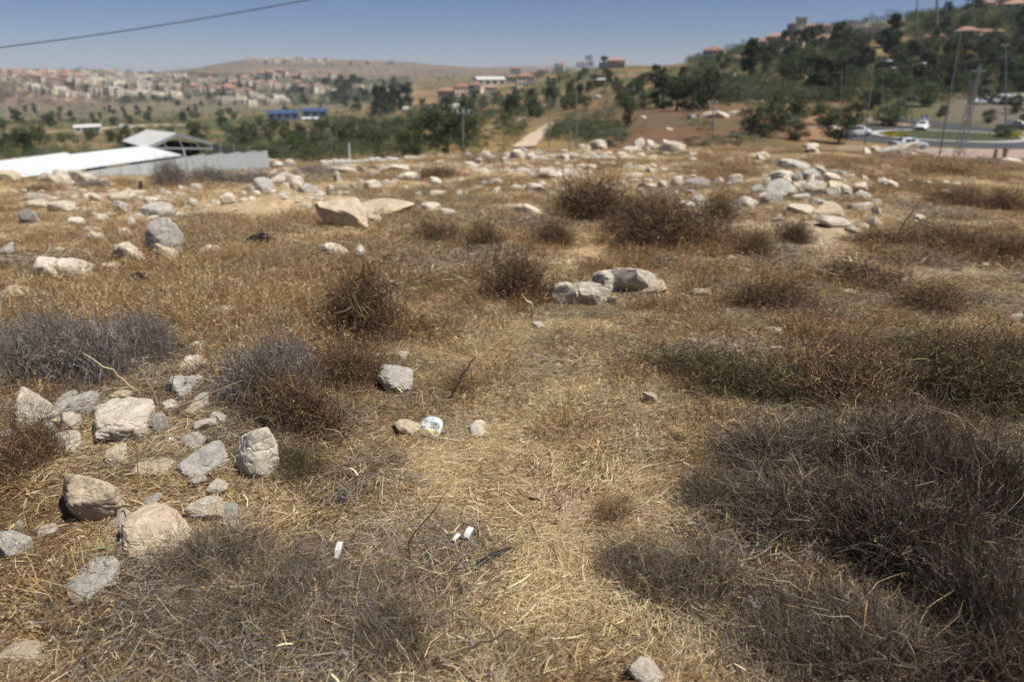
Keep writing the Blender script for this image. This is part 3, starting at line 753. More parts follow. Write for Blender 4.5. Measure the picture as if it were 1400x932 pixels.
FIELD = [
 # left field
 (43, 305, 24, 23, 'g', 'round pale boulder standing alone in the left field'), (127, 317, 26, 15, 'g', 0), (126, 331, 28, 17, 'p', 0), (171, 326, 19, 17, 'p', 0), (171, 353, 38, 28, 'p', 'round boulder with a dark hollow on its left side above the black plastic scrap'),
 (227, 337, 42, 44, 'g', 'pyramid shaped boulder standing tallest in the left field'), (229, 355, 34, 18, 'w', 'tan block at the foot of the pyramid shaped boulder'), (301, 328, 20, 13, 'p', 0), (286, 347, 30, 15, 'p', 0), (10, 347, 26, 17, 'g', 'squared dark grey block at the left frame edge'),
 (62, 374, 48, 28, 'p', 'left half of a long flat boulder in golden grass'), (96, 375, 46, 27, 'p', 'right white half of a long flat boulder in golden grass'), (154, 370, 26, 11, 'w', 0), (21, 407, 40, 30, 'w', 'rounded pinkish boulder in grass at the left frame edge'), (179, 307, 15, 9, 'p', 0), (136, 302, 21, 10, 'p', 0), (100, 305, 24, 9, 'p', 0), (214, 291, 36, 15, 'g', 0), (165, 287, 30, 14, 'g', 0), (165, 269, 32, 13, 'p', 0), (42, 273, 30, 10, 'g', 0), (46, 281, 36, 9, 'p', 0), (127, 271, 13, 9, 'p', 0), (82, 285, 44, 13, 'p', 0), (263, 279, 22, 9, 'g', 0), (250, 259, 15, 7, 'p', 0), (270, 259, 18, 9, 'g', 0), (312, 275, 19, 12, 'p', 0), (205, 276, 20, 8, 'p', 0), (150, 296, 16, 7, 'p', 0), (190, 297, 14, 7, 'p', 0), (235, 302, 14, 7, 'p', 0), (72, 331, 9, 6, 'p', 0), (56, 344, 11, 6, 'p', 0), (83, 346, 12, 11, 'p', 0), (18, 331, 12, 7, 'p', 0), (97, 333, 9, 6, 'p', 0), (206, 308, 16, 8, 'p', 0), (30, 262, 10, 5, 'p', 0), (118, 290, 12, 7, 'p', 0), (310, 427, 20, 12, 'p', 0), (313, 432, 22, 10, 'g', 0),
 # along the brow by the sheds
 (12, 247, 30, 16, 'w', 'squared block on the brow in front of the white roof, far left'), (38, 249, 14, 9, 'g', 0), (66, 249, 26, 17, 'p', 0), (82, 247, 22, 18, 'p', 0), (103, 245, 26, 15, 'p', 0), (126, 233, 34, 14, 'w', 'highest yellowish boulder on the brow before the corrugated shed wall'), (122, 246, 16, 10, 'p', 0), (157, 236, 14, 9, 'p', 0), (114, 262, 9, 5, 'p', 0), (194, 241, 10, 7, 'p', 0), (175, 262, 9, 6, 'p', 0),
 (263, 231, 16, 8, 'p', 0), (283, 234, 22, 8, 'w', 0), (305, 231, 12, 7, 'p', 0), (312, 229, 16, 6, 'p', 0), (295, 239, 16, 6, 'p', 0), (334, 236, 8, 8, 'p', 0), (344, 236, 9, 7, 'p', 0), (350, 228, 18, 7, 'p', 0), (369, 223, 16, 10, 'w', 0), (380, 226, 12, 7, 'p', 0), (396, 226, 14, 9, 'p', 0), (306, 258, 10, 6, 'p', 0),
 # heap left of centre
 (360, 259, 26, 18, 'g', 'dark broken stone at the front of the loose stone heap'), (342, 262, 14, 12, 'p', 0), (377, 250, 26, 15, 'p', 0), (389, 246, 22, 13, 'g', 0), (402, 255, 24, 18, 'p', 'pale tall stone in the middle of the loose stone heap'), (421, 261, 22, 10, 'g', 0), (332, 267, 14, 8, 'p', 0), (352, 268, 12, 9, 'p', 0), (371, 262, 14, 10, 'p', 0), (312, 272, 12, 8, 'g', 0), (436, 266, 16, 6, 'p', 0), (390, 259, 14, 10, 'w', 0), (413, 246, 12, 9, 'p', 0),
 # centre
 (478, 308, 66, 40, 'w', 'big boulder with a dark hollow front in the middle of the field'), (500, 300, 44, 32, 'w', 'right shoulder of bedrock joined to the hollow boulder'), (528, 288, 74, 18, 'w', 'long low bedrock ridge running back from the hollow boulder'), (590, 288, 32, 11, 'p', 0), (613, 294, 34, 9, 'p', 0), (456, 349, 42, 20, 'p', 'smooth white boulder below the big hollow boulder'), (492, 350, 20, 16, 'p', 0), (535, 311, 16, 9, 'p', 0), (556, 312, 15, 8, 'p', 0),
 (508, 256, 24, 11, 'p', 0), (453, 262, 11, 11, 'p', 0), (471, 258, 12, 8, 'p', 0), (484, 258, 12, 8, 'p', 0), (571, 268, 13, 11, 'g', 0), (597, 268, 24, 11, 'p', 0), (628, 267, 9, 7, 'g', 0), (637, 268, 9, 7, 'p', 0), (633, 249, 15, 8, 'p', 0), (677, 263, 17, 9, 'p', 'flat white stone alone on the tan strip behind the bushes'), (663, 252, 11, 8, 'p', 0), (677, 252, 15, 9, 'p', 0), (528, 252, 11, 8, 'p', 0), (595, 251, 24, 9, 'p', 0), (561, 244, 28, 11, 'p', 0), (461, 246, 13, 14, 'p', 0), (468, 235, 38, 8, 'p', 0), (535, 235, 42, 9, 'p', 0), (494, 233, 13, 9, 'g', 0), (548, 392, 20, 9, 'p', 0), (565, 398, 12, 7, 'p', 0), (605, 236, 14, 7, 'g', 0), (640, 226, 14, 9, 'p', 0), (655, 222, 12, 8, 'g', 0), (690, 222, 14, 8, 'p', 0), (672, 218, 15, 8, 'p', 0), (640, 214, 12, 7, 'p', 0), (555, 259, 9, 6, 'p', 0), (520, 268, 9, 5, 'p', 0), (655, 262, 8, 5, 'p', 0), (610, 258, 10, 5, 'p', 0),
 (731, 260, 30, 11, 'p', 'wedge-shaped white stone left of the tallest dome bush'), (726, 293, 38, 13, 'p', 'long pale stone in front of the tan strip left of the bushes'), (755, 268, 12, 8, 'p', 0), (775, 264, 14, 7, 'p', 0), (740, 253, 14, 6, 'p', 0), (705, 260, 16, 8, 'p', 0), (760, 252, 12, 6, 'g', 0),
 (808, 231, 14, 8, 'p', 0), (857, 231, 14, 8, 'p', 0), (865, 243, 28, 10, 'p', 0), (887, 237, 13, 9, 'p', 0), (906, 255, 17, 9, 'p', 0), (925, 253, 19, 15, 'p', 'tallest white stone in the row of stones behind the dome bushes'), (954, 254, 30, 12, 'g', 0), (983, 251, 17, 9, 'g', 0), (997, 253, 10, 7, 'p', 0), (1009, 252, 12, 7, 'p', 0), (1028, 252, 22, 8, 'p', 0), (878, 257, 17, 8, 'p', 0), (891, 257, 15, 7, 'p', 0), (878, 265, 19, 7, 'w', 0), (906, 263, 13, 7, 'p', 0), (945, 266, 15, 8, 'g', 0), (978, 261, 9, 6, 'p', 0), (924, 266, 11, 6, 'p', 0),
 (955, 277, 19, 13, 'g', 'rounded grey stone just right of the dome bushes'), (940, 284, 24, 11, 'p', 0), (973, 287, 17, 17, 'w', 0), (966, 297, 19, 9, 'p', 0), (1018, 282, 24, 15, 'p', 0), (776, 362, 13, 8, 'p', 'small round white stone on bare earth below the dome bushes'), (1001, 357, 15, 10, 'p', 0), (803, 352, 11, 5, 'p', 0), (858, 348, 12, 6, 'p', 0),
 (860, 390, 60, 38, 'p', 'highest white boulder of the central bedrock outcrop'), (830, 393, 42, 28, 'p', 'grey shouldered stone left of the highest white outcrop boulder'), (770, 410, 54, 26, 'p', 'low left end of the central bedrock outcrop'), (806, 409, 50, 32, 'p', 'flat-faced middle block of the central bedrock outcrop'), (837, 414, 20, 12, 'w', 'little lump at the front of the central bedrock outcrop'), (890, 397, 42, 24, 'w', 'right sloping end of the central bedrock outcrop'), (958, 403, 26, 12, 'p', 'flat pale stone right of the central bedrock outcrop'), (937, 409, 16, 8, 'p', 0), (736, 449, 22, 11, 'p', 'white stone at the foot of the bent dead stem'), (981, 432, 18, 7, 'p', 0), (772, 393, 12, 8, 'p', 0), (947, 468, 18, 9, 'p', 0), (1001, 479, 14, 13, 'p', 'small upright white stone behind the greenish bush'), (1060, 456, 24, 11, 'p', 0), (1030, 467, 14, 9, 'g', 0),
 # brow stones, centre to right
 (708, 215, 20, 13, 'p', 0), (726, 219, 18, 11, 'p', 0), (733, 210, 13, 9, 'g', 0), (715, 208, 12, 8, 'g', 0), (817, 201, 22, 11, 'p', 'pale boulder on the brow before the silvery olive bush'), (794, 204, 10, 8, 'p', 0), (804, 204, 9, 7, 'p', 0), (873, 199, 15, 10, 'p', 0), (865, 206, 22, 9, 'p', 0), (890, 199, 11, 9, 'p', 0), (897, 204, 15, 11, 'w', 0), (909, 198, 11, 9, 'p', 0), (920, 205, 30, 14, 'p', 'largest white boulder of the stone bank on the brow'), (884, 207, 13, 8, 'p', 0), (855, 205, 10, 6, 'p', 0), (768, 217, 20, 9, 'p', 0), (772, 210, 16, 6, 'p', 0), (1040, 221, 16, 9, 'p', 0), (1048, 218, 9, 8, 'p', 0), (1113, 209, 24, 9, 'p', 'bright white boulder on the brow below the round dark tree'), (1109, 200, 19, 7, 'p', 0), (1185, 211, 16, 9, 'p', 0), (1196, 206, 12, 7, 'p', 0), (1225, 211, 48, 9, 'p', 'long pale rock on the brow below the passing silver car'), (1086, 229, 38, 11, 'g', 0), (1385, 223, 26, 8, 'p', 0), (1250, 213, 16, 7, 'p', 0), (1110, 240, 20, 8, 'p', 0),
 # heap on the right
 (1070, 248, 32, 15, 'p', 'flat white slab at the top left of the big stone pile'), (1050, 252, 18, 11, 'p', 0), (1110, 243, 26, 12, 'g', 'dark topmost stone of the big stone pile'), (1135, 246, 26, 10, 'p', 0), (1114, 259, 38, 16, 'g', 'broad grey stone at the centre of the big stone pile'), (1145, 260, 28, 14, 'w', 0), (1065, 267, 38, 20, 'g', 'large bluish stone at the left of the big stone pile'), (1087, 263, 18, 14, 'p', 0), (1056, 280, 26, 16, 'g', 0), (1097, 274, 26, 10, 'g', 0), (1100, 288, 38, 13, 'p', 0), (1158, 270, 16, 11, 'g', 0), (1163, 246, 17, 9, 'p', 0), (1181, 247, 13, 8, 'p', 0), (1205, 252, 17, 11, 'p', 0), (1220, 257, 22, 11, 'p', 0), (1243, 249, 13, 8, 'p', 0), (1181, 272, 20, 11, 'p', 0), (1196, 280, 17, 10, 'p', 0), (1174, 287, 28, 11, 'p', 'white stone with a dark edge at the right foot of the big stone pile'), (1198, 292, 15, 11, 'p', 0), (1192, 307, 19, 13, 'p', 0), (1217, 289, 12, 7, 'g', 0), (1235, 278, 17, 10, 'p', 0), (1253, 287, 15, 7, 'g', 0), (1256, 302, 20, 10, 'p', 0), (1135, 296, 42, 14, 'w', 'broad earthy white rock sloping below the big stone pile'), (1142, 306, 36, 10, 'p', 0), (1168, 316, 19, 8, 'p', 0), (1290, 268, 15, 11, 'p', 0), (1269, 254, 13, 8, 'p', 0), (1292, 254, 13, 8, 'p', 0), (1307, 254, 13, 7, 'p', 0), (1040, 272, 14, 10, 'p', 0), (1076, 280, 12, 9, 'p', 0), (1128, 272, 12, 8, 'p', 0), (1150, 250, 10, 7, 'p', 0), (1368, 323, 9, 7, 'p', 0), (1364, 291, 7, 6, 'p', 0), (1161, 402, 22, 8, 'p', 'pale stone between two dark bushes on the right'), (1186, 427, 12, 6, 'p', 0), (1382, 437, 30, 9, 'p', 'flat pale rock at the right frame edge'), (1127, 392, 10, 6, 'p', 0), (1345, 365, 14, 5, 'p', 0), (1085, 398, 10, 6, 'w', 0), (1262, 253, 10, 6, 'p', 0),
]
_g = np.random.default_rng(77)
for _ in range(26):
    FIELD.append((_g.uniform(60, 330), _g.uniform(545, 760), _g.uniform(17, 36), _g.uniform(14, 27), 'pwg'[_g.integers(3)], 0))
for _ in range(26):
    FIELD.append((_g.normal(1110, 46), _g.normal(263, 13), _g.uniform(13, 28), _g.uniform(9, 16), 'ppg'[_g.integers(3)], 0))
ZONES = [
 ('in the rock heap at the left of the picture', lambda x, y: y > 500),  # composed labels: where a stone lies
 ('on the grassy brow in front of the sheds', lambda x, y: y < 252 and x < 430), ('in the loose stone heap left of centre', lambda x, y: 325 < x < 440 and y < 275),
 ('in the golden grass of the left field', lambda x, y: x < 340), ('near the hollow boulder in mid field', lambda x, y: x < 640 and y > 280),
 ('on the tan ground behind the hollow boulder', lambda x, y: x < 690 and y > 240), ('beside the low white wall on the brow', lambda x, y: x < 690),
 ('on the brow at the head of the dirt track', lambda x, y: x < 860 and y < 236), ('in the stone bank on the central brow', lambda x, y: x < 960 and y < 225),
 ('in the stone row behind the dome bushes', lambda x, y: 800 < x < 1038 and y < 272), ('on the tan strip left of the dome bushes', lambda x, y: x < 800 and y < 300),
 ('right of the dome bushes', lambda x, y: x < 1040 and 270 < y < 340), ('near the central bedrock outcrop', lambda x, y: x < 1080 and y > 340),
 ('on the right brow above the road', lambda x, y: y < 242), ('in or around the big stone pile', lambda x, y: 1030 < x < 1215 and y < 325), ('on open ground right of the big stone pile', lambda x, y: True)]
TONE = {'p': 'pale', 'w': 'tan', 'g': 'grey'}
def size_word(w): return 'small' if w < 13 else ('middling' if w < 22 else 'large')

ROCKS = []
def place_rocks():
    auto = {}
    for i, (px, py, w, h, t, lab) in enumerate(FIELD):
        if not lab:
            z = next(p for p, f in ZONES if f(px, py))
            auto.setdefault((size_word(w), t, z), []).append((px, i))
    flatl = [(x, '%s %s stone %s' % (k[0], TONE[k[1]], k[2]), i) for k, L in auto.items() for x, i in L]
    labs = {i: l for (_, _, i), l in zip(flatl, compose([(x, t) for x, t, _ in flatl]))}
    big = 0
    for i, (px, py, w, h, t, lab) in enumerate(NEAR + FIELD):
        near = i < len(NEAR) or py > 480
        p = ground_at(px, py + h * 0.32)
        if p is None: continue
        k = depth_of(p) / FPX
        bw, bh = w * k * 0.5, h * k * 0.5
        dep = bw * (0.75 if near else 0.7) * (0.85 + 0.3 * rng.random())
        elev = math.atan2(CAMZ - p.z, p.y)
        hz = max(bh * 1.25, bw * 0.3)
        if near: dep = min(max(0.85 * bh / math.sin(elev), 0.7 * bw), 1.15 * bw)
        if near: hz = max(math.sqrt(max(bh ** 2 - (dep * math.sin(elev)) ** 2, 0)) / math.cos(elev), bw * 0.5) * 1.25
        if i < len(NEAR) and w >= 20: me = rock_mesh('rock', 900 + i, 6 if w > 55 else 5, {'p': m_lime, 'w': m_warm, 'g': m_grey}[t], rough=0.055)
        else: me = ROCKM[t][i % 6]
        y = p.y + dep * 0.4
        ROCKS.append((p.x, y - dep * .5, bw, dep * 1.4))
        o = link('rock', me)
        o.location = (p.x, y, zg(p.x, y) + hz * (0.42 if near else 0.62) + (0.022 if near and w < 45 else 0))
        gr = 1.12 if near else 1.3
        o.scale = (bw * gr, dep * gr, hz * gr)
        o.rotation_euler = (rng.normal() * 0.16, rng.normal() * 0.16, (rng.normal() * 0.25) if w > 20 else rng.random() * 6.28)
        tag(o, lab if lab else labs[i - len(NEAR)], 'rock', 'limestone rocks lying on the hilltop')
place_rocks()

# pebbles and rubble too small to count
def scatter_pebbles():
    pm = [rock_mesh('pebble', 700 + i, 2, mm, 0.06) for i, mm in enumerate((m_lime, m_lime, m_warm, m_grey))]
    n = 26000
    X, Y = spread(n, 1.2, 26)
    px, py = project(X, Y, H(X, Y))
    d = 0.03 + ell(px, py, 180, 285, 230, 32) * .55 + ell(px, py, 640, 222, 330, 14) * .09 + ell(px, py, 1110, 268, 80, 30) * .6 + ell(px, py, 1140, 285, 190, 50) * .5 + ell(px, py, 620, 255, 380, 26) * .3 + ell(px, py, 170, 650, 190, 160) * 1.8 + ell(px, py, 850, 235, 250, 30) * .25 + ell(px, py, 70, 330, 110, 30) * .2 + ell(px, py, 400, 255, 120, 22) * .4 + ell(px, py, 780, 705, 90, 40) * .4
    keep = rng.random(n) < d
    X, Y = X[keep], Y[keep]; n = len(X)
    s = (0.010 + 0.040 * rng.random(n) ** 3) * (0.6 + Y / 9)
    s = s * (1 + 0.5 * ell(px[keep], py[keep], 640, 224, 360, 18))
    sc = np.stack([s * (0.8 + .6 * rng.random(n)), s * (0.8 + .6 * rng.random(n)), s * (0.4 + .4 * rng.random(n))], 1)
    scatter('stone_rubble', pm, np.stack([X, Y, H(X, Y) + s * 0.15], 1), rng.integers(0, 4, n), rng.random(n) * 6.283, sc, 'small limestone chips and pebbles strewn between the larger rocks', 'rubble')
scatter_pebbles()

# ------------------------------------------------------------------ dry shrubs, each a thing of its own
pal_grey_sh = P_(((0.30, 0.27, 0.245), 4), ((0.19, 0.165, 0.15), 3), (DARK, 2), ((0.40, 0.36, 0.33), 1))
pal_brown_sh = P_(((0.15, 0.095, 0.055), 4), (DARK, 3), (BROWN, 2), (GOLD, 0.6))
pal_olive_sh = P_(((0.14, 0.105, 0.06), 3), (DARK, 3), (OLIVE, 2), (BROWN, 1))
pal_thorn = P_(((0.20, 0.16, 0.125), 4), ((0.085, 0.065, 0.05), 5), ((0.32, 0.27, 0.21), 1.6), (DARK, 2.0), (GOLD, .5))  # grey-brown twigs, darkened partway to carry the lens vignetting at lower right
leaf_brown = P_(((0.17, 0.105, 0.055), 3), (DARK, 2), (BROWN, 1.5), (GOLD, 0.7))
leaf_olive = P_(((0.12, 0.125, 0.05), 4), ((0.17, 0.12, 0.05), 2), (DARK, 2), (OLIVE, 1))
leaf_grey = P_(((0.25, 0.235, 0.22), 3), (BROWN, 1))
SHR = {
 'grey': [mk('shrub', shrub_mesh(500 + i, 4600, 900, pal_grey_sh, leaf_grey, 0.0021, 0.80, (0.06, 0.19), 2.6), m_twig) for i in range(3)],
 'brown': [mk('shrub', shrub_mesh(520 + i, 3600, 5200, pal_brown_sh, leaf_brown, 0.0023, 0.86, (0.08, 0.22), 2.6, 0.008), m_twig) for i in range(4)],
 'olive': [mk('shrub', shrub_mesh(540 + i, 3400, 5200, pal_olive_sh, leaf_olive, 0.0022, 0.80, (0.08, 0.24), 2.4, 0.009), m_twig) for i in range(3)],
 'thorn': [mk('shrub', shrub_mesh(560 + i, 6000, 900, pal_thorn, leaf_brown, 0.0021, 0.86, (0.10, 0.34), 2.0, 0.006, 130, 0.15), m_twig) for i in range(3)],
 'low': [mk('shrub', shrub_mesh(580 + i, 4600, 700, pal_grey[:], leaf_brown, 0.0015, 0.52, (0.08, 0.30), 1.8, 0.006, 110), m_twig) for i in range(3)],
 'airy': [mk('shrub', shrub_mesh(600 + i, 900, 700, pal_wiry, leaf_brown, 0.0018, 0.95, (0.10, 0.30), 1.9, 0.007, 70, 0.6), m_twig) for i in range(2)],
}
# centre px, base py, width, height in photograph pixels, kind, label
SHRUBS = [
 (487, 480, 180, 128, 'brown', 'broad dark brown bush in the golden grass left of centre'),
 (590, 345, 76, 44, 'brown', 'round brown bush right of the hollow boulder'),
 (540, 350, 60, 26, 'airy', 'thin brown weeds beside the hollow boulder'),
 (660, 358, 58, 60, 'brown', 'small upright brown bush between the round bush and the dome bushes'),
 (757, 350, 78, 50, 'brown', 'grey-brown bush at the left foot of the dome bushes'),
 (820, 322, 112, 76, 'brown', 'tallest dome bush, leftmost of the dark trio in mid field'),
 (866, 338, 90, 70, 'brown', 'middle dome bush with grey twigs showing'),
 (922, 360, 160, 92, 'brown', 'widest brown dome bush on the right of the trio'),
 (705, 432, 110, 96, 'brown', 'dark bush leaning over the path left of the bedrock outcrop'),
 (612, 402, 46, 32, 'airy', 'little dark weed clump left of the leaning bush'),
 (995, 315, 42, 50, 'brown', 'narrow bush standing right of the dome bushes by white stones'),
 (1040, 364, 64, 54, 'brown', 'small dark bush on bare earth below the big stone pile'),
 (1090, 342, 62, 50, 'brown', 'small brown bush against the foot of the big stone pile'),
 (1078, 445, 116, 64, 'brown', 'brown bush right of the central bedrock outcrop'),
 (1180, 400, 140, 60, 'brown', 'wide low brown bush at the start of the grey path'),
 (1300, 446, 124, 62, 'brown', 'dark wedge-shaped bush in front of the grey path'),
 (1235, 352, 120, 44, 'brown', 'low weeds on the left of the brown bank above the grey path'),
 (1320, 364, 140, 54, 'brown', 'low brown weeds on the bank above the grey path'),
 (1385, 372, 90, 50, 'brown', 'dark bush above the grey path at the right edge'),
 (1335, 295, 110, 40, 'brown', 'dark bush right of the open stony ground'),
 (1390, 300, 70, 44, 'brown', 'dark brown bush cut by the right frame edge under the brow'),
 (1290, 285, 40, 26, 'airy', 'thin weed clump beside the open stony ground'),
 (612, 252, 62, 26, 'brown', 'low brown bush on the tan ground under the white wall'),
 (742, 250, 26, 14, 'brown', 'tiny round bush near the head of the dirt track'),
 (1010, 245, 120, 26, 'airy', 'brown weeds along the right brow behind the stone row'),
 (1170, 238, 90, 20, 'airy', 'brown weeds on the brow behind the big stone pile'),
 (1330, 250, 170, 24, 'airy', 'dark weeds along the brow at the far right'),
 (225, 262, 60, 40, 'grey', 'tall grey brush heap by the corrugated fence'),
 (275, 258, 90, 28, 'grey', 'grey brush heap spreading below the corrugated fence'),
 (345, 256, 100, 26, 'grey', 'grey brush heap right of the corrugated fence'),
 (165, 258, 60, 16, 'airy', 'brown weeds left of the orange drum'),
 (115, 262, 70, 16, 'grey', 'thin grey brush under the brow blocks on the left'),
 (40, 264, 60, 12, 'brown', 'low brown weeds under the squared brow block'),
 (425, 243, 70, 14, 'grey', 'grey brush in front of the low white wall'),
 (100, 552, 190, 106, 'grey', 'wide silver-grey thornbush above the left rock heap'),
 (10, 540, 120, 90, 'grey', 'silver-grey thornbush cut by the left frame edge'),
 (60, 535, 130, 100, 'grey', 'silver-grey thornbush between the frame edge bush and the wide one'),
 (150, 500, 130, 70, 'grey', 'grey thornbush at the back of the bank above the rock heap'),
 (30, 490, 110, 60, 'grey', 'dull grey thornbush at the back left of the bank'),
 (195, 512, 100, 70, 'grey', 'grey thornbush right end of the bank above the rock heap'),
 (345, 592, 150, 118, 'grey', 'grey thornbush right of the three stones'),
 (400, 540, 90, 76, 'grey', 'smaller violet-grey thornbush with a pale tuft on top'),
 (420, 635, 140, 130, 'brown', 'dark brown matted bush between tall pale boulder and path'),
 (470, 556, 110, 92, 'brown', 'rusty brown bush left of the fuzzy grey rock'),
 (395, 670, 90, 70, 'olive', 'dull green-brown bush beside the tall pale boulder'),
 (620, 562, 110, 66, 'airy', 'thin tuft of dry stems behind the wrapper'),
 (575, 556, 60, 36, 'airy', 'fuzzy dry stems in front of the pale grey rock'),
 (20, 680, 110, 110, 'brown', 'brown weed tangle left of the big smooth tan rock'),
 (60, 780, 80, 50, 'airy', 'brown dry weeds between edge boulder and grey tilted boulder'),
 (945, 540, 150, 66, 'olive', 'grey-green bush nearest the path on the right'),
 (1060, 584, 190, 96, 'olive', 'dark green bush between grey-green bush and the brown thicket'),
 (1190, 590, 220, 130, 'brown', 'brown thicket in the middle of the right bank'),
 (1330, 600, 230, 140, 'olive', 'olive-brown thicket at the right frame edge'),
 (1250, 505, 180, 60, 'olive', 'olive bush along the back of the right thicket'),
 (1120, 500, 110, 50, 'brown', 'small brown bush at the back of the dark green bush'),
 (1390, 520, 90, 60, 'olive', 'dark olive bush at the right edge above the thicket'),
 (1090, 700, 200, 110, 'thorn', 'grey-brown thornbush at the left front of the right bank'),
 (1250, 720, 250, 140, 'thorn', 'large tangled thornbush in the middle of the right foreground'),
 (1385, 770, 190, 160, 'thorn', 'dark thornbush cut by the right frame edge'),
 (1120, 800, 230, 120, 'thorn', 'brown tangled thornbush behind the crumpled white scraps'),
 (1290, 860, 270, 170, 'thorn', 'biggest dark thornbush in the lower right'),
 (1180, 930, 240, 120, 'thorn', 'brown thornbush at the bottom edge right of the scraps'),
 (1390, 940, 220, 170, 'thorn', 'dark thornbush filling the bottom right corner'),
 (1000, 560, 110, 60, 'olive', 'grey-green bush between the path bush and the dark green bush'),
 (1130, 560, 130, 70, 'brown', 'brown bush behind the dark green bush'),
 (1290, 640, 170, 80, 'brown', 'low brown bush in front of the right thicket'),
 (1150, 640, 150, 60, 'low', 'straw-coloured twig mat between thicket and foreground thornbushes'),
 (1330, 530, 150, 70, 'brown', 'brown bush at the back of the right thicket'),
 (1180, 760, 180, 110, 'thorn', 'grey tangled thornbush between the left front one and the large one'),
 (1330, 700, 150, 90, 'thorn', 'grey thornbush behind the frame edge thornbush'),
 (1260, 1000, 260, 150, 'thorn', 'dark thornbush reaching into the bottom edge, middle of the lower right'),
 (1400, 1020, 240, 170, 'thorn', 'dark thornbush below the corner one, cut by the bottom edge'),
 (1080, 960, 170, 90, 'low', 'brown twig mat at the bottom edge right of the pale stone'),
 (700, 960, 170, 60, 'low', 'straw-grey twig mat at the bottom edge in the middle'),
 (400, 880, 200, 80, 'low', 'brownish twig mat between the bottom twig mats'),
 (985, 720, 110, 66, 'low', 'low greyish twigs left of the right foreground thornbushes'),
 (970, 860, 180, 90, 'low', 'low brown twig mat above the bottom pale stone'),
 (850, 740, 110, 66, 'airy', 'small brown weed tuft beside the bare path'),
 (880, 830, 150, 70, 'low', 'low brown twigs right of the straw path'),
 (350, 850, 190, 70, 'low', 'grey fallen twigs left of the white paper strip'),
 (270, 830, 190, 90, 'low', 'grey-brown fallen twigs right of the grey tilted boulder'),
 (490, 895, 210, 80, 'low', 'grey fallen twigs in the bottom centre left'),
 (320, 930, 260, 110, 'low', 'twig mat at the bottom edge left of centre'),
 (150, 910, 180, 70, 'low', 'twig mat in the bottom left beside the sunken rock'),
 (540, 940, 190, 90, 'low', 'greenish twig mat at the bottom edge of the straw path'),
 (300, 760, 100, 50, 'airy', 'pale weed tuft right of the big split boulder'),
]
def place_shrubs():
    for i, (px, py, w, h, kind, lab) in enumerate(SHRUBS):
        p = ground_at(px, py - min(h * 0.12, 12))
        if p is None: continue
        k = depth_of(p) / FPX
        ww = w * k * (1.22 if kind != 'low' else 1.3); h *= {'low': 1.4, 'grey': 1.45, 'thorn': 1.3}.get(kind, 1.25); el = math.atan2(CAMZ - p.z, p.y)
        flat = {'grey': .80, 'brown': .86, 'olive': .80, 'thorn': .86, 'low': .52, 'airy': .95}[kind] * 0.5
        dp = ww * (0.8 if w < 150 else 0.7)
        hh = max((h * k - 0.55 * dp * math.sin(el)) / math.cos(el), 0.22 * ww * flat * 2)
        o = link('shrub', SHR[kind][i % len(SHR[kind])])
        y = p.y + dp * 0.38
        o.location = (p.x, y, zg(p.x, y) - 0.02)
        o.scale = (ww, dp, hh / flat * 0.92)
        a = rng.normal() * 0.35 + (math.pi if rng.random() < .5 else 0)
        o.rotation_euler = (0, 0, a)
        tag(o, lab, 'bush', {'grey': 'silver-grey thornbushes', 'brown': 'dry brown bushes', 'olive': 'olive-brown bushes', 'thorn': 'tangled foreground thornbushes', 'low': 'low mats of fallen twigs', 'airy': 'thin dry weed clumps'}[kind])
place_shrubs()
scatter_grass()

# ------------------------------------------------------------------ farm sheds beyond the brow
m_white = mat('white_roof_sheet', (0.70, 0.73, 0.74), rough=0.5, var=0.06, scale=0.5, dirt=((0.52, 0.53, 0.52), 0.8, 0.55, 0.75))
m_galv = mat('galvanised_sheet', (0.50, 0.52, 0.53), rough=0.5, var=0.1, scale=1.2, dirt=((0.36, 0.28, 0.2), 1.1, 0.62, 0.75))
m_greyroof = mat('grey_roof_sheet', (0.55, 0.55, 0.54), rough=0.6, var=0.12, scale=0.8, dirt=((0.36, 0.34, 0.31), 1.0, 0.55, 0.75))
m_dark = mat('dark_netting_barn_shade', (0.045, 0.045, 0.05), rough=0.9, var=0.2)  # netting colour, also the painted shade inside the open barn
m_steel = mat('steel', (0.30, 0.31, 0.32), rough=0.5, var=0.12, metal=0.2)
m_pole = mat('grey_pole', (0.22, 0.23, 0.24), rough=0.6, var=0.1)
m_wood = mat('old_wood', (0.17, 0.12, 0.08), rough=0.9, var=0.25, scale=4)

def quad_sheet(name, a, b, c, d, m, parent, ribs=0, amp=0.03, thick=0.03):
    """roof or wall sheet a-b-c-d, real thickness; optional corrugation running from edge a-b to edge d-c"""
    a, b, c, d = map(Vector, (a, b, c, d))
    n = (b - a).cross(d - a).normalized()
    k = max(1, ribs * 4)
    mb = MB(); V = []
    for t in (0, 1):
        for q in range(k + 1):
            f = q / k
            o = n * (amp * (0, 1, 1, 0)[q % 4] if ribs else 0) - n * (thick * t)
            V += [a.lerp(b, f) + o, d.lerp(c, f) + o]
    F = []
    m2 = 2 * (k + 1)
    for q in range(k):
        i = 2 * q
        F += [(i, i + 2, i + 3, i + 1), (m2 + i + 1, m2 + i + 3, m2 + i + 2, m2 + i), (i, m2 + i, m2 + i + 2, i + 2), (i + 1, i + 3, m2 + i + 3, m2 + i + 1)]
    F += [(0, 1, m2 + 1, m2), (2 * k, m2 + 2 * k, m2 + 2 * k + 1, 2 * k + 1)]
    mb.add(V, F)
    return mb.build(name, m, parent)

def local(root, *pts): return [Vector(p) - root.location for p in pts]

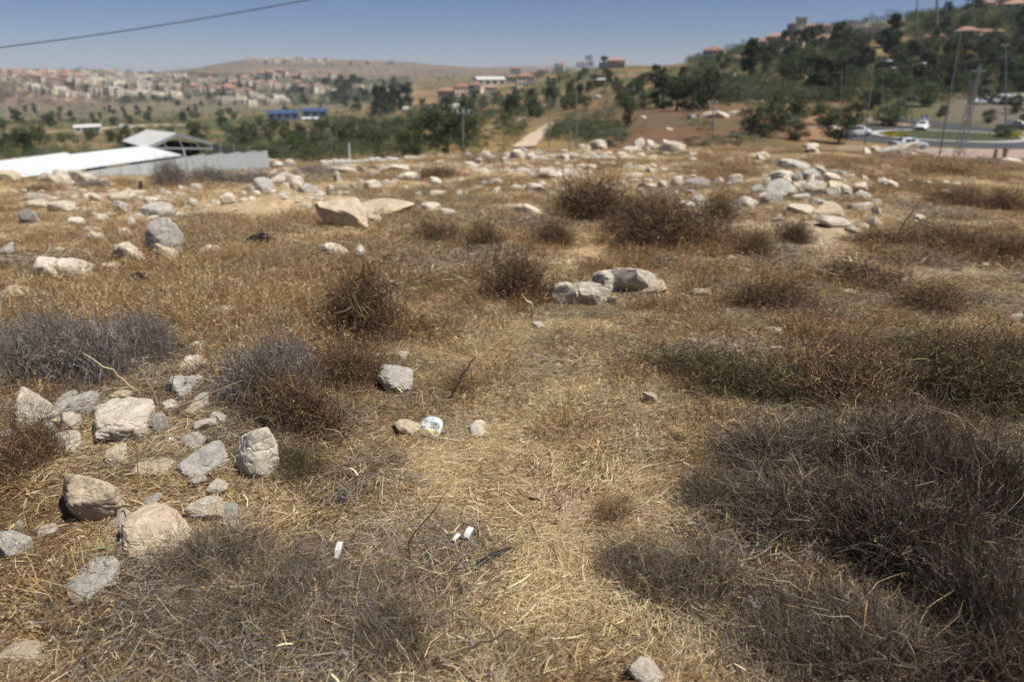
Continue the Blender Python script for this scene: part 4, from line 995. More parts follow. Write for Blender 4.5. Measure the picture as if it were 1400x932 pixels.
def sheds():
    # long white lean-to: eave towards the camera, runs to the left
    r = empty('long_shed', on_sight(120, 236, 30), 0, 'long low shed with white sheet roof and corrugated wall behind the brow', 'shed')
    A, B = on_sight(-160, 268, 19.5), on_sight(249, 212, 34)          # eave
    D, C = on_sight(-160, 240, 25), on_sight(199, 199.5, 41)          # ridge
    D.z = CAMZ + slope(241) * 25
    n = 9
    for i in range(n):
        f, g = i / n, (i + 1) / n
        quad_sheet('roof_panel', *local(r, A.lerp(B, f), A.lerp(B, g - 0.0004), D.lerp(C, g - 0.0004), D.lerp(C, f)), m_white, r, 5, 0.012)
    E, F_ = on_sight(-160, 252, 27), on_sight(205, 204, 46)
    for i in range(5):
        f, g = i / 5, (i + 1) / 5
        quad_sheet('back_roof_panel', *local(r, D.lerp(C, f), D.lerp(C, g - .0004), E.lerp(F_, g - .0004), E.lerp(F_, f)), m_white, r, 4, 0.01)
    dn = Vector((0, 0, -2.6)); inn = Vector((0.0, 0.35, -0.14))
    for i in range(12):
        f, g = i / 12, (i + 1) / 12
        p, q = A.lerp(B, f) + inn, A.lerp(B, g - 0.002) + inn
        quad_sheet('wall_panel', *local(r, p + dn, q + dn, q, p), m_galv, r, 7, 0.03)
    p, q = B + inn, C + Vector((-.2, -.3, -.25)); 
    quad_sheet('end_wall', *local(r, p + dn, q + dn, q, p), m_galv, r, 10, 0.03)
    # second white roof behind it
    r = empty('second_shed', on_sight(50, 222, 44), 0, 'second white roof showing just behind the long low shed', 'shed')
    A, B = on_sight(-120, 246, 34), on_sight(103, 213.5, 50)
    D, C = on_sight(-120, 235, 39), on_sight(90, 208.5, 55)
    for i in range(5):
        f, g = i / 5, (i + 1) / 5
        quad_sheet('roof_panel', *local(r, A.lerp(B, f), A.lerp(B, g - .0004), D.lerp(C, g - .0004), D.lerp(C, f)), m_white, r, 4, 0.01)
    dn = Vector((0, 0, -4.0)); inn = Vector((0, .3, -.12))
    quad_sheet('wall', *local(r, A + inn + dn, B + inn + dn, B + inn, A + inn), m_galv, r, 30, 0.03)
    quad_sheet('end_wall', *local(r, B + inn + dn, C + inn + dn, C + inn, B + inn), m_galv, r, 8, 0.03)
    # gabled open barn
    r = empty('open_barn', on_sight(245, 206, 58), 0, 'open fronted barn with grey gable roof and dark inside', 'barn')
    La, Ap, Ra = on_sight(204, 199.5, 55), on_sight(240.5, 182, 58), on_sight(290.5, 194.5, 61)
    back = on_sight(200, 177.5, 76) - Ap
    gx = (La - Ap).normalized()
    for i in range(4):
        f, g = i / 4, (i + 1) / 4 - 0.004
        quad_sheet('roof_panel', *local(r, Ap + back * f, Ap + back * g, La + back * g + gx * .5, La + back * f + gx * .5), m_greyroof, r, 4, 0.03)
        quad_sheet('roof_panel', *local(r, Ra + back * g, Ra + back * f, Ap + back * f + Vector((0, 0, .01)), Ap + back * g + Vector((0, 0, .01))), m_greyroof, r, 4, 0.03)
    L0, A0, R0 = local(r, La, Ap, Ra)
    fr = MB()
    up = Vector((0, 0, -0.18))
    fr.tube([L0 + up, A0 + up], 0.12, 4); fr.tube([A0 + up, R0 + up], 0.12, 4)
    fr.tube([L0 + up, R0 + up * 3], 0.10, 4)
    for t in (0.25, 0.5, 0.75):
        lo = (L0 + up).lerp(R0 + up * 3, t); hi = (L0.lerp(A0, t * 2) if t < .5 else A0.lerp(R0, t * 2 - 1)) + up
        fr.tube([lo, hi], 0.05, 4)
    fr.build('gable_truss', m_steel, r)
    for p in (L0, R0, L0.lerp(R0, 0.5)):
        MB().tube([p + up * 2, p + Vector((0, 0, -5.5))], 0.09, 6).build('post', m_galv, r)
    for p, q in ((L0, L0 + back), (L0 + back, R0 + back), (R0 + back, R0 + back * 0.35), (L0 + back * .5, R0 + back * .5)):  # near-black walls and a mid sheet paint the shade of the barn's inside
        quad_sheet('shade_wall', p + up * 2 + Vector((0, 0, -5)), q + up * 2 + Vector((0, 0, -5)), q + up * 2, p + up * 2, m_dark, r)
    r = empty('netting_screen', on_sight(320, 208, 52), 0, 'dark netting screen standing behind the corrugated fence beside the barn', 'screen')
    a, b = on_sight(291, 197, 54), on_sight(352, 209, 60)
    quad_sheet('netting', *local(r, a + Vector((0, 0, -4)), b + Vector((0, 0, -4)), b, a), m_dark, r)
    for t in (0.15, 0.45, 0.8):
        p = a.lerp(b, t) - r.location
        MB().tube([p + Vector((0, -.1, .3)), p + Vector((0, -.1, -4))], 0.06, 5).build('post', m_pole, r)
    # corrugated fence
    r = empty('corrugated_fence', on_sight(310, 228, 33), 0, 'pale corrugated sheet fence standing on the brow right of the sheds', 'fence')
    a, b = on_sight(253.5, 213.5, 31), on_sight(365.5, 206, 36)
    hgt = 1.6
    proto = None
    n = 14; step = (b - a) / n
    for i in range(n):
        p = a + step * i - r.location
        p.z += 0.03 * (i % 3 - 1)
        if proto is None:
            proto = quad_sheet('sheet_panel', Vector((0, 0, -hgt)), step * 0.985 + Vector((0, 0, -hgt)), step * 0.985, Vector((0, 0, 0)), m_galv, r, 4, 0.035)
            proto.location = p
        else:
            c = proto.copy(); COL.objects.link(c); c.parent = r; c.location = p
    for i in range(0, n + 1, 3):
        p = a + step * i - r.location
        MB().tube([p + Vector((0, .12, -0.05)), p + Vector((0, .12, -hgt - .3))], 0.04, 6).build('post', m_steel, r)
    MB().tube([a - r.location + Vector((0, .08, -.25)), b - r.location + Vector((0, .08, -.25))], 0.03, 4).build('rail', m_steel, r)
    # low white wall
    r = empty('low_wall', ground_at(530, 224), 0, 'low whitewashed block wall along the brow right of the fence', 'wall')
    m_block = mat('whitewashed_block', (0.66, 0.65, 0.62), rough=0.9, var=0.12, scale=3, bump=.4, bscale=12, dirt=((0.45, 0.38, 0.29), 2.0, 0.55, 0.72))
    a, b = on_sight(438, 221, 24.5), on_sight(628, 211.5, 26.5)
    bm_ = None
    for i in range(24):
        p = a.lerp(b, (i + .5) / 24) - r.location
        L = (b - a).length / 24
        if 13 <= i <= 13: continue
        if bm_ is None:
            bm_ = MB().box((0, 0, -.3), (L * 0.985, 0.3, 0.6), math.atan2(b.y - a.y, b.x - a.x), 1.0).mesh('block', m_block, bevel=0.02)
        o = link('block', bm_, r); o.location = p + Vector((0, rng.normal() * .02, rng.normal() * .03))
sheds()

# ------------------------------------------------------------------ the road junction below the hill
m_asph = mat('asphalt', (0.060, 0.062, 0.067), rough=0.9, var=0.15, scale=0.6, coords='Object')
m_pave = mat('pink_paving', (0.32, 0.24, 0.20), rough=0.9, var=0.12, scale=1.0)
m_kerb = mat('kerb_stone', (0.50, 0.49, 0.46), rough=0.85, var=0.1, scale=1.5)
m_lawn = mat('island_lawn', (0.05, 0.06, 0.024), rough=0.95, var=0.3, scale=0.7)
m_paintw = mat('road_paint', (0.72, 0.72, 0.70), rough=0.7, var=0.1)
m_verge = mat('dusty_verge', (0.26, 0.19, 0.12), rough=0.95, var=0.25, scale=0.5)
ZR = -8.0
C0 = (66.5, 108.5); RI = 10.5; RO = 18.0

def strip(name, pts, w, z, m, kind='structure', label=None, cat=None, thick=0.0, drape=False, samples=60):
    P = [Vector((p[0], p[1], 0)) for p in pts]
    Q = []
    for i in range(len(P) - 1):
        p0, p1, p2, p3 = P[max(i - 1, 0)], P[i], P[i + 1], P[min(i + 2, len(P) - 1)]
        for s in range(samples // (len(P) - 1)):
            t = s / (samples // (len(P) - 1))
            Q.append(0.5 * (2 * p1 + (p2 - p0) * t + (2 * p0 - 5 * p1 + 4 * p2 - p3) * t * t + (3 * p1 - p0 - 3 * p2 + p3) * t ** 3))
    Q.append(P[-1])
    ww = w if hasattr(w, '__len__') else [w] * 2
    V = []; F = []
    for i, q in enumerate(Q):
        t = (Q[min(i + 1, len(Q) - 1)] - Q[max(i - 1, 0)]).normalized(); nrm = Vector((-t.y, t.x, 0))
        f = i / (len(Q) - 1); h = (ww[0] * (1 - f) + ww[-1] * f) / 2
        for s in (-1, -.34, .34, 1):
            p = q + nrm * h * s
            V.append((p.x, p.y, zg(p.x, p.y) + z if drape else z))
    for i in range(len(Q) - 1):
        for s in range(3):
            F.append((i * 4 + s, (i + 1) * 4 + s, (i + 1) * 4 + s + 1, i * 4 + s + 1))
    me = bpy.data.meshes.new(name); me.from_pydata(V, [], F); me.materials.append(m)
    bm = bmesh.new(); bm.from_mesh(me)
    bmesh.ops.recalc_face_normals(bm, faces=bm.faces[:])
    if sum(f.normal.z for f in bm.faces) < 0: bmesh.ops.reverse_faces(bm, faces=bm.faces[:])
    if thick:
        g = bmesh.ops.extrude_face_region(bm, geom=bm.faces[:])
        for v in [x for x in g['geom'] if isinstance(x, bmesh.types.BMVert)]: v.co.z += thick
        bmesh.ops.recalc_face_normals(bm, faces=bm.faces[:])
    bm.to_mesh(me); bm.free()
    return tag(link(name, me), label, cat, kind=kind)

def disc(name, c, r, z, h, m, r0=0.0, label=None, cat=None, seg=64, kind='structure'):
    mb = MB(); V = []; F = []
    prof = ([(r0, z), (r, z)] if not h else [(r0, z), (r0, z + h), (r, z + h), (r, z)]) if r0 else ([(r, z)] if not h else [(r, z), (r, z + h)])
    for k in range(seg):
        a = 2 * math.pi * k / seg
        V += [(c[0] + q[0] * math.cos(a), c[1] + q[0] * math.sin(a), q[1]) for q in prof]
    n = len(prof)
    for k in range(seg):
        k2 = (k + 1) % seg
        F += [(k * n + i, k2 * n + i, k2 * n + i + 1, k * n + i + 1) for i in range(n - 1)]
    if not r0: F.append(tuple(k * n + n - 1 for k in range(seg)))
    return tag(mb.add(V, F).build(name, m), label, cat, kind=kind)

def junction():
    strip('verge', [(20, 88), (60, 78), (110, 82)], 30, ZR + 0.03, m_verge, label='dusty verge below the hill along the road', cat='verge')
    strip('pavement', [(50, 84.5), (70, 84.0), (88, 86), (110, 90)], 7.5, ZR + 0.04, m_pave, label='pinkish paved footway on the near side of the road', cat='pavement', thick=0.12)
    strip('pavement', [(44, 118.5), (53, 122.5), (58, 131), (62, 150)], 3.0, ZR + 0.04, m_pave, label='paved footway behind the guard rail left of the roundabout', cat='pavement', thick=0.12)
    disc('road', C0, RO, ZR + 0.05, 0, m_asph, 0, 'asphalt ring road around the grassy roundabout', 'road')
    strip('road', [(30, 108), (42, 109), (50, 110.5), (58, 112)], 9, ZR + 0.056, m_asph, label='asphalt road coming in from the left to the roundabout', cat='road')
    strip('road', [(78, 100), (95, 98), (130, 100)], 10, ZR + 0.062, m_asph, label='asphalt road leaving to the right of the roundabout', cat='road')
    strip('road', [(62, 122), (62.5, 135), (66, 155), (72, 178)], [8, 6.5], ZR + 0.068, m_asph, label='left lane of the road climbing behind the roundabout', cat='road')
    strip('road', [(79, 117), (80, 130), (79, 145), (78.5, 160), (78, 178)], [8, 6], ZR + 0.074, m_asph, label='right lane of the road climbing behind the roundabout', cat='road')
    strip('traffic_island', [(70.5, 127.5), (71, 136), (72, 150)], [3.5, 4.5], ZR + 0.09, m_pave, label='pink paved splitter island between the two lanes behind the roundabout', cat='traffic island', thick=0.12)
    disc('roundabout_kerb', C0, RI, ZR + 0.06, 0.14, m_kerb, RI - 1.1, 'pale kerb ring around the roundabout lawn', 'kerb')
    disc('roundabout_lawn', C0, RI - 1.12, ZR + 0.06, 0.16, m_lawn, 0, 'round lawn in the middle of the roundabout', 'lawn')
    strip('kerb', [(48.5, 88.6), (60, 87.9), (74, 88.1), (90, 90.6), (110, 94)], 0.5, ZR + 0.05, m_kerb, label='pale kerb along the near footway', cat='kerb', thick=0.16)
    strip('kerb', [(30, 114), (42, 114.6), (50, 117), (55.5, 122), (58.5, 131)], 0.9, ZR + 0.05, m_kerb, label='pale kerb below the guard rail', cat='kerb', thick=0.16)
    strip('road_line', [(30, 108), (42, 109), (47, 110)], 0.22, ZR + 0.08, m_paintw, label='white centre line on the left road', cat='road line')
    strip('road_line', [(84, 99.2), (95, 98), (130, 100)], 0.22, ZR + 0.086, m_paintw, label='white centre line on the right road', cat='road line')
    # flower beds
    g = np.random.default_rng(5)
    for (x, y, lab, rx) in ((57.8, 107, 'yellow flower clump at the left end of the roundabout', 1.6), (75.0, 106.5, 'wide yellow flower bed at the right of the roundabout', 2.6)):
        n = 900
        c = np.stack([x + g.normal(size=n) * rx * .5, y + g.normal(size=n) * .8, ZR + .25 + g.random(n) * .5], 1)
        d = g.normal(size=(n, 3)) * .07
        col = pick(g, [(0.55, 0.45, 0.03, 3), (0.10, 0.13, 0.03, 2)], n)
        V, F, T = ribbons(np.stack([c, c + d, c + 2 * d], 1), np.tile([[.04, .07, .02]], (n, 1)), g.normal(size=(n, 3)), col)
        tag(link('flower_bed', np_mesh('flower_bed', V, F, m_leaf0, T)), lab, 'flowers')
    # guard rail
    r = empty('guard_rail', (46, 116.5, ZR), 0, 'low grey guard rail along the road left of the roundabout', 'guard rail')
    pts = [Vector((x, y, ZR + .75)) - r.location for x, y in ((33, 115.2), (42, 115.8), (50, 118.6), (54.6, 122.8), (57, 130))]
    for dz in (0, -.32):
        MB().tube([p + Vector((0, 0, dz)) for p in pts], 0.07, 6).build('rail', m_steel, r)
    pm_ = MB().box((0, 0, -.4), (.1, .1, .8)).mesh('post', m_steel)
    for i in range(len(pts) - 1):
        for t in (0, .25, .5, .75):
            o = link('post', pm_, r); o.location = pts[i].lerp(pts[i + 1], t)
    # signs
    m_blue = mat('blue_sign', (0.02, 0.09, 0.42), rough=.4, var=.05)
    m_oran = mat('orange_sign', (0.55, 0.25, 0.06), rough=.4, var=.05)
    m_signw = mat('white_sign', (0.75, 0.75, 0.75), rough=.4, var=.03)
    def sign(x, y, w, h, top, m, lab, dz=0.0):
        r = empty('road_sign', (x, y, ZR), 0, lab, 'road sign')
        MB().tube([(0, 0, 0), (0, 0, top)], 0.05, 6).build('post', m_steel, r)
        MB().box((0, -.07, top - h / 2), (w, .04, h)).build('sign_face', m, r, bevel=.02)
        if w == h: 
            q = MB().tube([(0, -.095, top - h / 2), (0, -.115, top - h / 2)], w * .3, 16); q.build('sign_symbol', m_signw, r)
    sign(71.6, 124.5, 1.0, 1.0, 2.2, m_blue, 'blue square road sign on the splitter island')
    sign(73.5, 101.0, 1.1, 1.1, 1.9, m_blue, 'blue road sign at the right of the roundabout lawn')
    sign(72.2, 100.2, .8, .8, 1.5, m_signw, 'small white board beside the blue sign on the roundabout')
    sign(46.0, 117.6, .9, .9, 2.4, m_blue, 'blue road sign beside the round dark tree')
    sign(41.0, 111.0, .7, .9, 2.3, m_oran, 'orange topped sign by the left end of the road')
    sign(40.6, 110.3, .6, .7, 1.2, m_signw, 'small white board below the orange topped sign')
m_leaf0 = mat('petals', (0.5, 0.4, 0.05), rough=.7, var=0, tint=True, trans=.2)
junction()

# ------------------------------------------------------------------ dirt tracks
m_track = mat('dust_track', (0.46, 0.37, 0.27), rough=0.95, var=0.18, scale=0.4, bump=.3, bscale=2)
def track(name, pix, w, label):
    pts = [ground_at(*p) for p in pix]
    pts = [p for p in pts if p]
    strip(name, [(p.x, p.y) for p in pts], w, 0.16, m_track, label=label, cat='track', drape=True, samples=90)
track('dirt_track', [(716, 203), (727, 192), (742, 180), (757, 168)], [2.0, 2.4], 'pale dirt track climbing away between the fields in mid picture')
track('dirt_track', [(-20, 184), (60, 182), (130, 177), (200, 172), (260, 171)], [5, 6], 'pale dirt road crossing the valley on the left')
track('dirt_track', [(25, 120), (50, 133), (100, 137), (130, 140)], [7, 7], 'light road curving below the hillside town on the left')
track('dirt_track', [(620, 184), (660, 178), (700, 168), (716, 160)], [3, 3], 'faint track through the dry field left of the pale dirt track')

# ------------------------------------------------------------------ poles and cables
def pole(px, py0, py1, Y, r, name, lab, lean=0.0, arm=0, cross=0, px1=None, m=None):
    top = on_sight(px1 if px1 is not None else px, py0, Y)
    base = on_sight(px, py1, Y); base.z = min(base.z, top.z - 2)
    gz = zg(base.x, Y); r *= .78
    t = (gz - 0.2 - top.z) / (base.z - top.z)
    base = top + (base - top) * t
    o = empty(name, base, 0, lab, 'pole' if name != 'street_lamp' else 'street lamp')
    T = top - base
    MB().tube([(0, 0, 0), T * .5, T], [r, r * .8, r * .6], 8).build('post', m or m_pole, o, True)
    if arm:
        for s in ((-1, 1) if arm == 2 else (arm * 10,)):
            s = max(-1, min(1, s))
            MB().tube([T, T + Vector((s * .8, 0, .35)), T + Vector((s * 1.7, 0, .45))], r * .4, 6).build('arm', m or m_pole, o)
            MB().box(T + Vector((s * 2.0, 0, .42)), (.8, .35, .16), 0, .8).build('lamp_head', m_white, o, bevel=.03)
    if cross:
        MB().box(T + Vector((0, 0, -.3)), (cross, .12, .14)).build('crossarm', m or m_pole, o)
        for s in (-.42, 0, .42):
            MB().tube([T + Vector((s * cross, 0, -.22)), T + Vector((s * cross, 0, .02))], .06, 6).build('insulator', m_white, o)
    return o, top
pole(633, 150, 200, 62, .11, 'utility_pole', 'grey pole with a crossarm standing near the low wall in mid picture', cross=1.2)
pole(600, 155, 213, 70, .10, 'utility_pole', 'thin pole right of the tall two-stemmed trees', 0)
pole(477, 196, 218, 48, .10, 'fence_post', 'short pale post behind the low white wall', m=m_white)
pole(460, 180, 218, 70, .10, 'utility_pole', 'thin pole behind the low white wall between orchard trees')
pole(447, 195, 220, 60, .09, 'utility_pole', 'thin dark pole left of the short pale post')
pole(788, 116, 203, 60, .10, 'street_lamp', 'slim grey lamp post right of the dirt track', arm=1)
pole(751, 130, 205, 62, .09, 'utility_pole', 'slim grey pole standing beside the dirt track')
pole(779, 176, 203, 55, .08, 'fence_post', 'short thin post right of the dirt track')
pole(975, 138, 196, 75, .12, 'utility_pole', 'grey pole before the heap of white stones on the far slope', cross=1.0)
pole(1183, 88, 190, 96, .14, 'street_lamp', 'tall street lamp by the road left of the roundabout', arm=1, px1=1194)
pole(1207, 96, 150, 140, .13, 'street_lamp', 'farther street lamp standing among trees above the road', arm=1)
pole(1150, 96, 140, 120, .12, 'utility_pole', 'dark pole among the trees above the round dark tree')
pole(1232, 130, 205, 88, .09, 'utility_pole', 'thin dark pole in front of the roundabout left end')
pole(1247, 90, 160, 128, .13, 'street_lamp', 'street lamp behind the roundabout beside the lane', arm=1)
pole(1284, 44, 216, 60, .10, 'utility_pole', 'tall leaning grey mast in front of the roundabout', px1=1314)
pole(1254, -14, 18, 330, .5, 'antenna_mast', 'leftmost of the thin masts on the ridge')
pole(1281, -30, 18, 330, .8, 'antenna_mast', 'thick dark mast on the ridge between two thin ones')
pole(1293, -20, 16, 330, .35, 'antenna_mast', 'rightmost thin mast on the ridge')
pole(1192, 15, 30, 380, .4, 'antenna_mast', 'short thin mast on the ridge above the long building')
pole(1326, 96, 150, 130, .14, 'utility_pole', 'dark pole left of the parked white van')
pole(1375, 60, 140, 120, .16, 'utility_pole', 'tall dark pole with crossarm over the parked vans', cross=1.2)

def pylon(px, py0, py1, Y, w, lab):
    top = on_sight(px, py0, Y); x, y = top.x, top.y
    z0 = zg(x, y); h = top.z - z0
    o = empty('lattice_pylon', (x, y, z0), 0.3, lab, 'pylon')
    legs = []
    for sx, sy in ((-1, -1), (1, -1), (1, 1), (-1, 1)):
        legs.append((Vector((sx * w, sy * w, 0)), Vector((sx * w * .25, sy * w * .25, h))))
        MB().tube(legs[-1], .032, 4).build('leg', m_pole, o)
    n = 8
    for k in range(4):
        a, b = legs[k], legs[(k + 1) % 4]
        mb = MB()
        for i in range(n):
            mb.tube([a[0].lerp(a[1], i / n), b[0].lerp(b[1], (i + 1) / n)], .02, 4)
            mb.tube([b[0].lerp(b[1], i / n), a[0].lerp(a[1], (i + 1) / n)], .02, 4)
        mb.build('lattice_brace', m_pole, o)
    MB().box((0, 0, h - .6), (1.8, .12, .12)).build('crossarm', m_pole, o)
    return top
pylon(1340, 88, 216, 72, .4, 'lattice steel pylon standing in front of the right end of the roundabout')

m_cable = mat('cable', (0.05, 0.05, 0.055), rough=.6, var=0)
def cable(a, b, sag, r, lab):
    pts = [a.lerp(b, t) - Vector((0, 0, sag * 4 * t * (1 - t))) for t in np.linspace(0, 1, 40)]
    tag(MB().tube(pts, r, 6).build('overhead_cable', m_cable, None, True), lab, 'cable')
cable(on_sight(-260, 92, 24), on_sight(800, -86, 30), 0.55, .017, 'black overhead cable crossing the sky at the upper left')
cable(on_sight(1080, 104, 78), on_sight(1560, 54, 70), 0.4, .03, 'thin cable strung over the road at the right')

# ------------------------------------------------------------------ trees
m_bark = mat('bark', (0.13, 0.095, 0.065), rough=.95, var=.3, scale=6)
m_fol = {k: mat(k + '_leaves', c, rough=.7, var=.0, tint=True, trans=.25, rand=.32) for k, c in (('broad', (.06, .08, .03)), ('olive', (.11, .13, .08)), ('pine', (.03, .05, .02)))}
def crown_mesh(seed, kind, n=1500):
    """leaf-sized faces gathered in clumps through an uneven crown, unit height 1, base at 0"""
    g = np.random.default_rng(seed)
    if kind == 'pine':
        nc = 34; zc = 0.04 + 0.86 * g.random(nc) ** .9; rr = 0.27 * (1 - zc) ** 0.55 * (0.8 + .4 * g.random(nc)) + .02
    elif kind == 'cypress':
        nc = 26; zc = 0.06 + 0.9 * g.random(nc); rr = 0.10 * (1 - zc) ** .4
    elif kind == 'olive':
        nc = 22; zc = 0.10 + 0.72 * g.random(nc); rr = 0.50 * np.sqrt(np.clip(1 - ((zc - .5) / .46) ** 2, .05, 1)) * np.sqrt(g.random(nc))
    else:
        nc = 38; zc = 0.09 + 0.78 * g.random(nc); rr = 0.42 * np.sqrt(np.clip(1 - ((zc - .52) / .46) ** 2, .05, 1)) * np.sqrt(g.random(nc))
    a = g.random(nc) * 6.283
    C = np.stack([rr * np.cos(a), rr * np.sin(a), zc], 1)
    cr = (0.07 if kind == 'cypress' else .10 if kind == 'pine' else .15) * (0.7 + .7 * g.random(nc))
    i = g.integers(0, nc, n)
    d = unit(g.normal(size=(n, 3))) * (g.random((n, 1)) ** .45)
    c = C[i] + d * cr[i][:, None] * np.array([1.15, 1.15, .8])
    ls = (0.028 if kind != 'olive' else .024) * (0.7 + .6 * g.random(n))
    v = unit(g.normal(size=(n, 3))) * ls[:, None]
    base = {'pine': [(.052, .072, .034, 3), (.038, .054, .027, 2), (.075, .09, .04, 1)], 'cypress': [(.03, .045, .02, 2), (.045, .06, .025, 1)], 'olive': [(.12, .135, .085, 3), (.085, .10, .06, 2), (.16, .17, .11, 1)], 'broad': [(.075, .10, .038, 3), (.05, .072, .03, 2), (.115, .14, .05, 1)]}[kind]
    col = pick(g, base, n, .15)
    col *= (0.85 + .3 * g.random(nc))[i][:, None]
    return ribbons(np.stack([c - v, c, c + v], 1), ls[:, None] * np.array([[.25, .6, .12]]), g.normal(size=(n, 3)), col)
def trunk_mesh(seed, kind):
    g = np.random.default_rng(seed); mb = MB()
    top = {'pine': .9, 'cypress': .8, 'olive': .30, 'broad': .34}[kind]
    mb.tube([(0, 0, -.03), (g.normal() * .01, g.normal() * .01, top * .5), (g.normal() * .02, g.normal() * .02, top)], [.030, .022, .010 if kind in ('pine', 'cypress') else .016], 6)
    for k in range(5):
        a = k * 1.3 + g.random(); z = top * (0.45 + .11 * k); L = .16 if kind in ('pine', 'cypress') else .3
        mb.tube([(0, 0, z), (math.cos(a) * L * .5, math.sin(a) * L * .5, z + L * .4), (math.cos(a) * L, math.sin(a) * L, z + L * .75)], [.012, .008, .003], 5)
    return mb.mesh('trunk', m_bark, True)
TREE = {}
for k, nv, nl in (('broad', 5, 2300), ('olive', 3, 2000), ('pine', 3, 2200), ('cypress', 1, 1300)):
    for j in range(nv):
        V, F, T = crown_mesh(800 + 17 * j + len(k), k, nl)
        TREE.setdefault(k, []).append((np_mesh('crown', V, F, m_fol['pine' if k == 'cypress' else k], T), trunk_mesh(850 + j, k)))
TNAME = {'broad': 'broadleaf_tree', 'olive': 'olive_tree', 'pine': 'pine_tree', 'cypress': 'cypress_tree'}
WID = {'broad': .95, 'olive': 1.12, 'pine': .62, 'cypress': .26}
def tree(p, h, kind, lab, group=None, wide=1.0):
    cm, tm = random.choice(TREE[kind])
    o = empty(TNAME[kind], (p.x, p.y, p.z - .05), random.random() * 6.28, lab, 'tree', group)
    o.scale = (h * wide * (0.9 + .2 * random.random()), h * wide, h)
    link('crown', cm, o); link('trunk', tm, o)
    return o
def tree_px(px, py, hpx, kind, lab, group=None, wpx=None):
    p = ground_near(px, py)
    if p is None: return
    h = hpx * depth_of(p) / FPX
    wide = 1.0 if wpx is None else wpx / (hpx * WID[kind])
    return tree(p, h, kind, lab, group, wide)

for a in [
 (565, 217, 50, 'broad', 'tall dark tree standing closest behind the low white wall', None, 30), (551, 214, 36, 'broad', 'shorter tree at the left of the tall dark tree behind the wall', None, 22), (530, 190, 24, 'broad', 'round dark tree above the tall dark tree in the orchard', None, 24), (611, 212, 26, 'broad', 'small bush-like tree by the right end of the low white wall', None, 18), (499, 200, 26, 'broad', 'dark tree in the orchard left of the round dark tree', None, 36), (440, 205, 24, 'broad', 'dark green tree in the orchard above the low wall start', None, 30), (405, 208, 26, 'broad', 'green tree right of the corrugated fence', None, 34), (375, 218, 16, 'broad', 'bright low bush just right of the corrugated fence', None, 22), (345, 188, 20, 'broad', 'dark round tree in the valley above the netting screen', None, 26), (307, 178, 20, 'broad', 'tall dark tree in the valley left of the round one', None, 18), (441, 178, 12, 'broad', 'little dark tree above the orchard, alone on dry ground', None, 11),
 (860, 174, 44, 'broad', 'bright green upright tree alone on the reddish slope', None, 25), (832, 201, 32, 'olive', 'silvery olive bush on the brow left of the stone bank', None, 62), (880, 148, 22, 'broad', 'green tree behind the bright upright tree', None, 22),
 (905, 148, 46, 'pine', 'leftmost dark conifer of the thick clump on the slope', None, 34), (925, 152, 48, 'pine', 'second dark conifer of the thick clump on the slope', None, 36), (946, 152, 46, 'pine', 'third dark conifer of the thick clump on the slope', None, 34), (968, 148, 52, 'pine', 'rightmost dark conifer of the thick clump on the slope', None, 34),
 (1040, 186, 44, 'broad', 'wide green tree left of the road, above the white brow boulders', None, 64), (1066, 178, 50, 'broad', 'tall green tree beside the orange earth bank', None, 58), (1088, 192, 28, 'broad', 'low green tree by the left end of the road', None, 40), (1010, 200, 22, 'olive', 'grey green bush on the brow left of the road', None, 60), (960, 200, 16, 'olive', 'low silvery bush on the brow behind the stone bank', None, 70), (1146, 196, 46, 'broad', 'round dark tree overhanging the road left of the roundabout', None, 54), (1165, 172, 34, 'broad', 'dark tree right behind the round dark tree', None, 40), (1125, 172, 30, 'broad', 'green tree above the blue road sign', None, 40), (1262, 146, 34, 'broad', 'rounded tree between the two lanes behind the roundabout', None, 46), (1215, 172, 30, 'broad', 'bushy tree behind the guard rail', None, 50), (1190, 150, 34, 'broad', 'leafy tree standing behind the tall street lamp', None, 40), (1258, 179, 9, 'broad', 'little round shrub on the roundabout edge beside the white car', None, 13), (1370, 190, 20, 'broad', 'dark shrub tree at the right end of the roundabout', None, 26), (1384, 156, 28, 'broad', 'clipped dark tree in front of the parked vans', None, 24),
 (804, 94, 18, 'pine', 'pine left of the pale house on the middle ridge', None, 14), (826, 93, 16, 'pine', 'pine beside the pale house on the middle ridge', None, 12), (1022, 118, 60, 'cypress', 'tall cypress on the slope below the ridge houses', None, 20), (1330, 22, 30, 'pine', 'dark pine on the skyline by the top red roof', None, 30), (1216, 66, 42, 'cypress', 'dark cypress before the long pale building', None, 22),
]: tree_px(*a)

def wood(n, poly, hm, kinds, lab, group, reject=None):
    """n single trees at random places inside a patch given by its outline"""
    xs, ys = [q[0] for q in poly], [q[1] for q in poly]; k = 0; tries = 0; made = []
    while k < n and tries < 40 * n:
        tries += 1
        x, y = random.uniform(min(xs), max(xs)), random.uniform(min(ys), max(ys))
        ins = False
        for i in range(len(poly)):
            (x0, y0), (x1, y1) = poly[i], poly[i - 1]
            if (y0 > y) != (y1 > y) and x < (x1 - x0) * (y - y0) / (y1 - y0) + x0: ins = not ins
        if not ins or (reject and reject(x, y)): continue
        p = ground_at(x, y)
        if p is None: continue
        kd = random.choice(kinds)
        h = random.uniform(*hm) * (1.25 if kd == 'pine' else 1)
        t = tree(p, h, kd, None, group)
        f = (h - hm[0]) / (hm[1] - hm[0]); made.append((t, x, '%s %s %s' % ('low' if f < .33 else 'middling' if f < .7 else 'tall', {'broad': 'green broadleaf', 'olive': 'silvery olive', 'pine': 'dark pine', 'cypress': 'cypress'}[kd], lab(x, y) if callable(lab) else lab)))
        k += 1
    for (t, _, _), l in zip(made, compose([(x, s) for _, x, s in made])): t['label'] = l
def by(x_, a, b): return lambda x, y: a if x < x_ else b
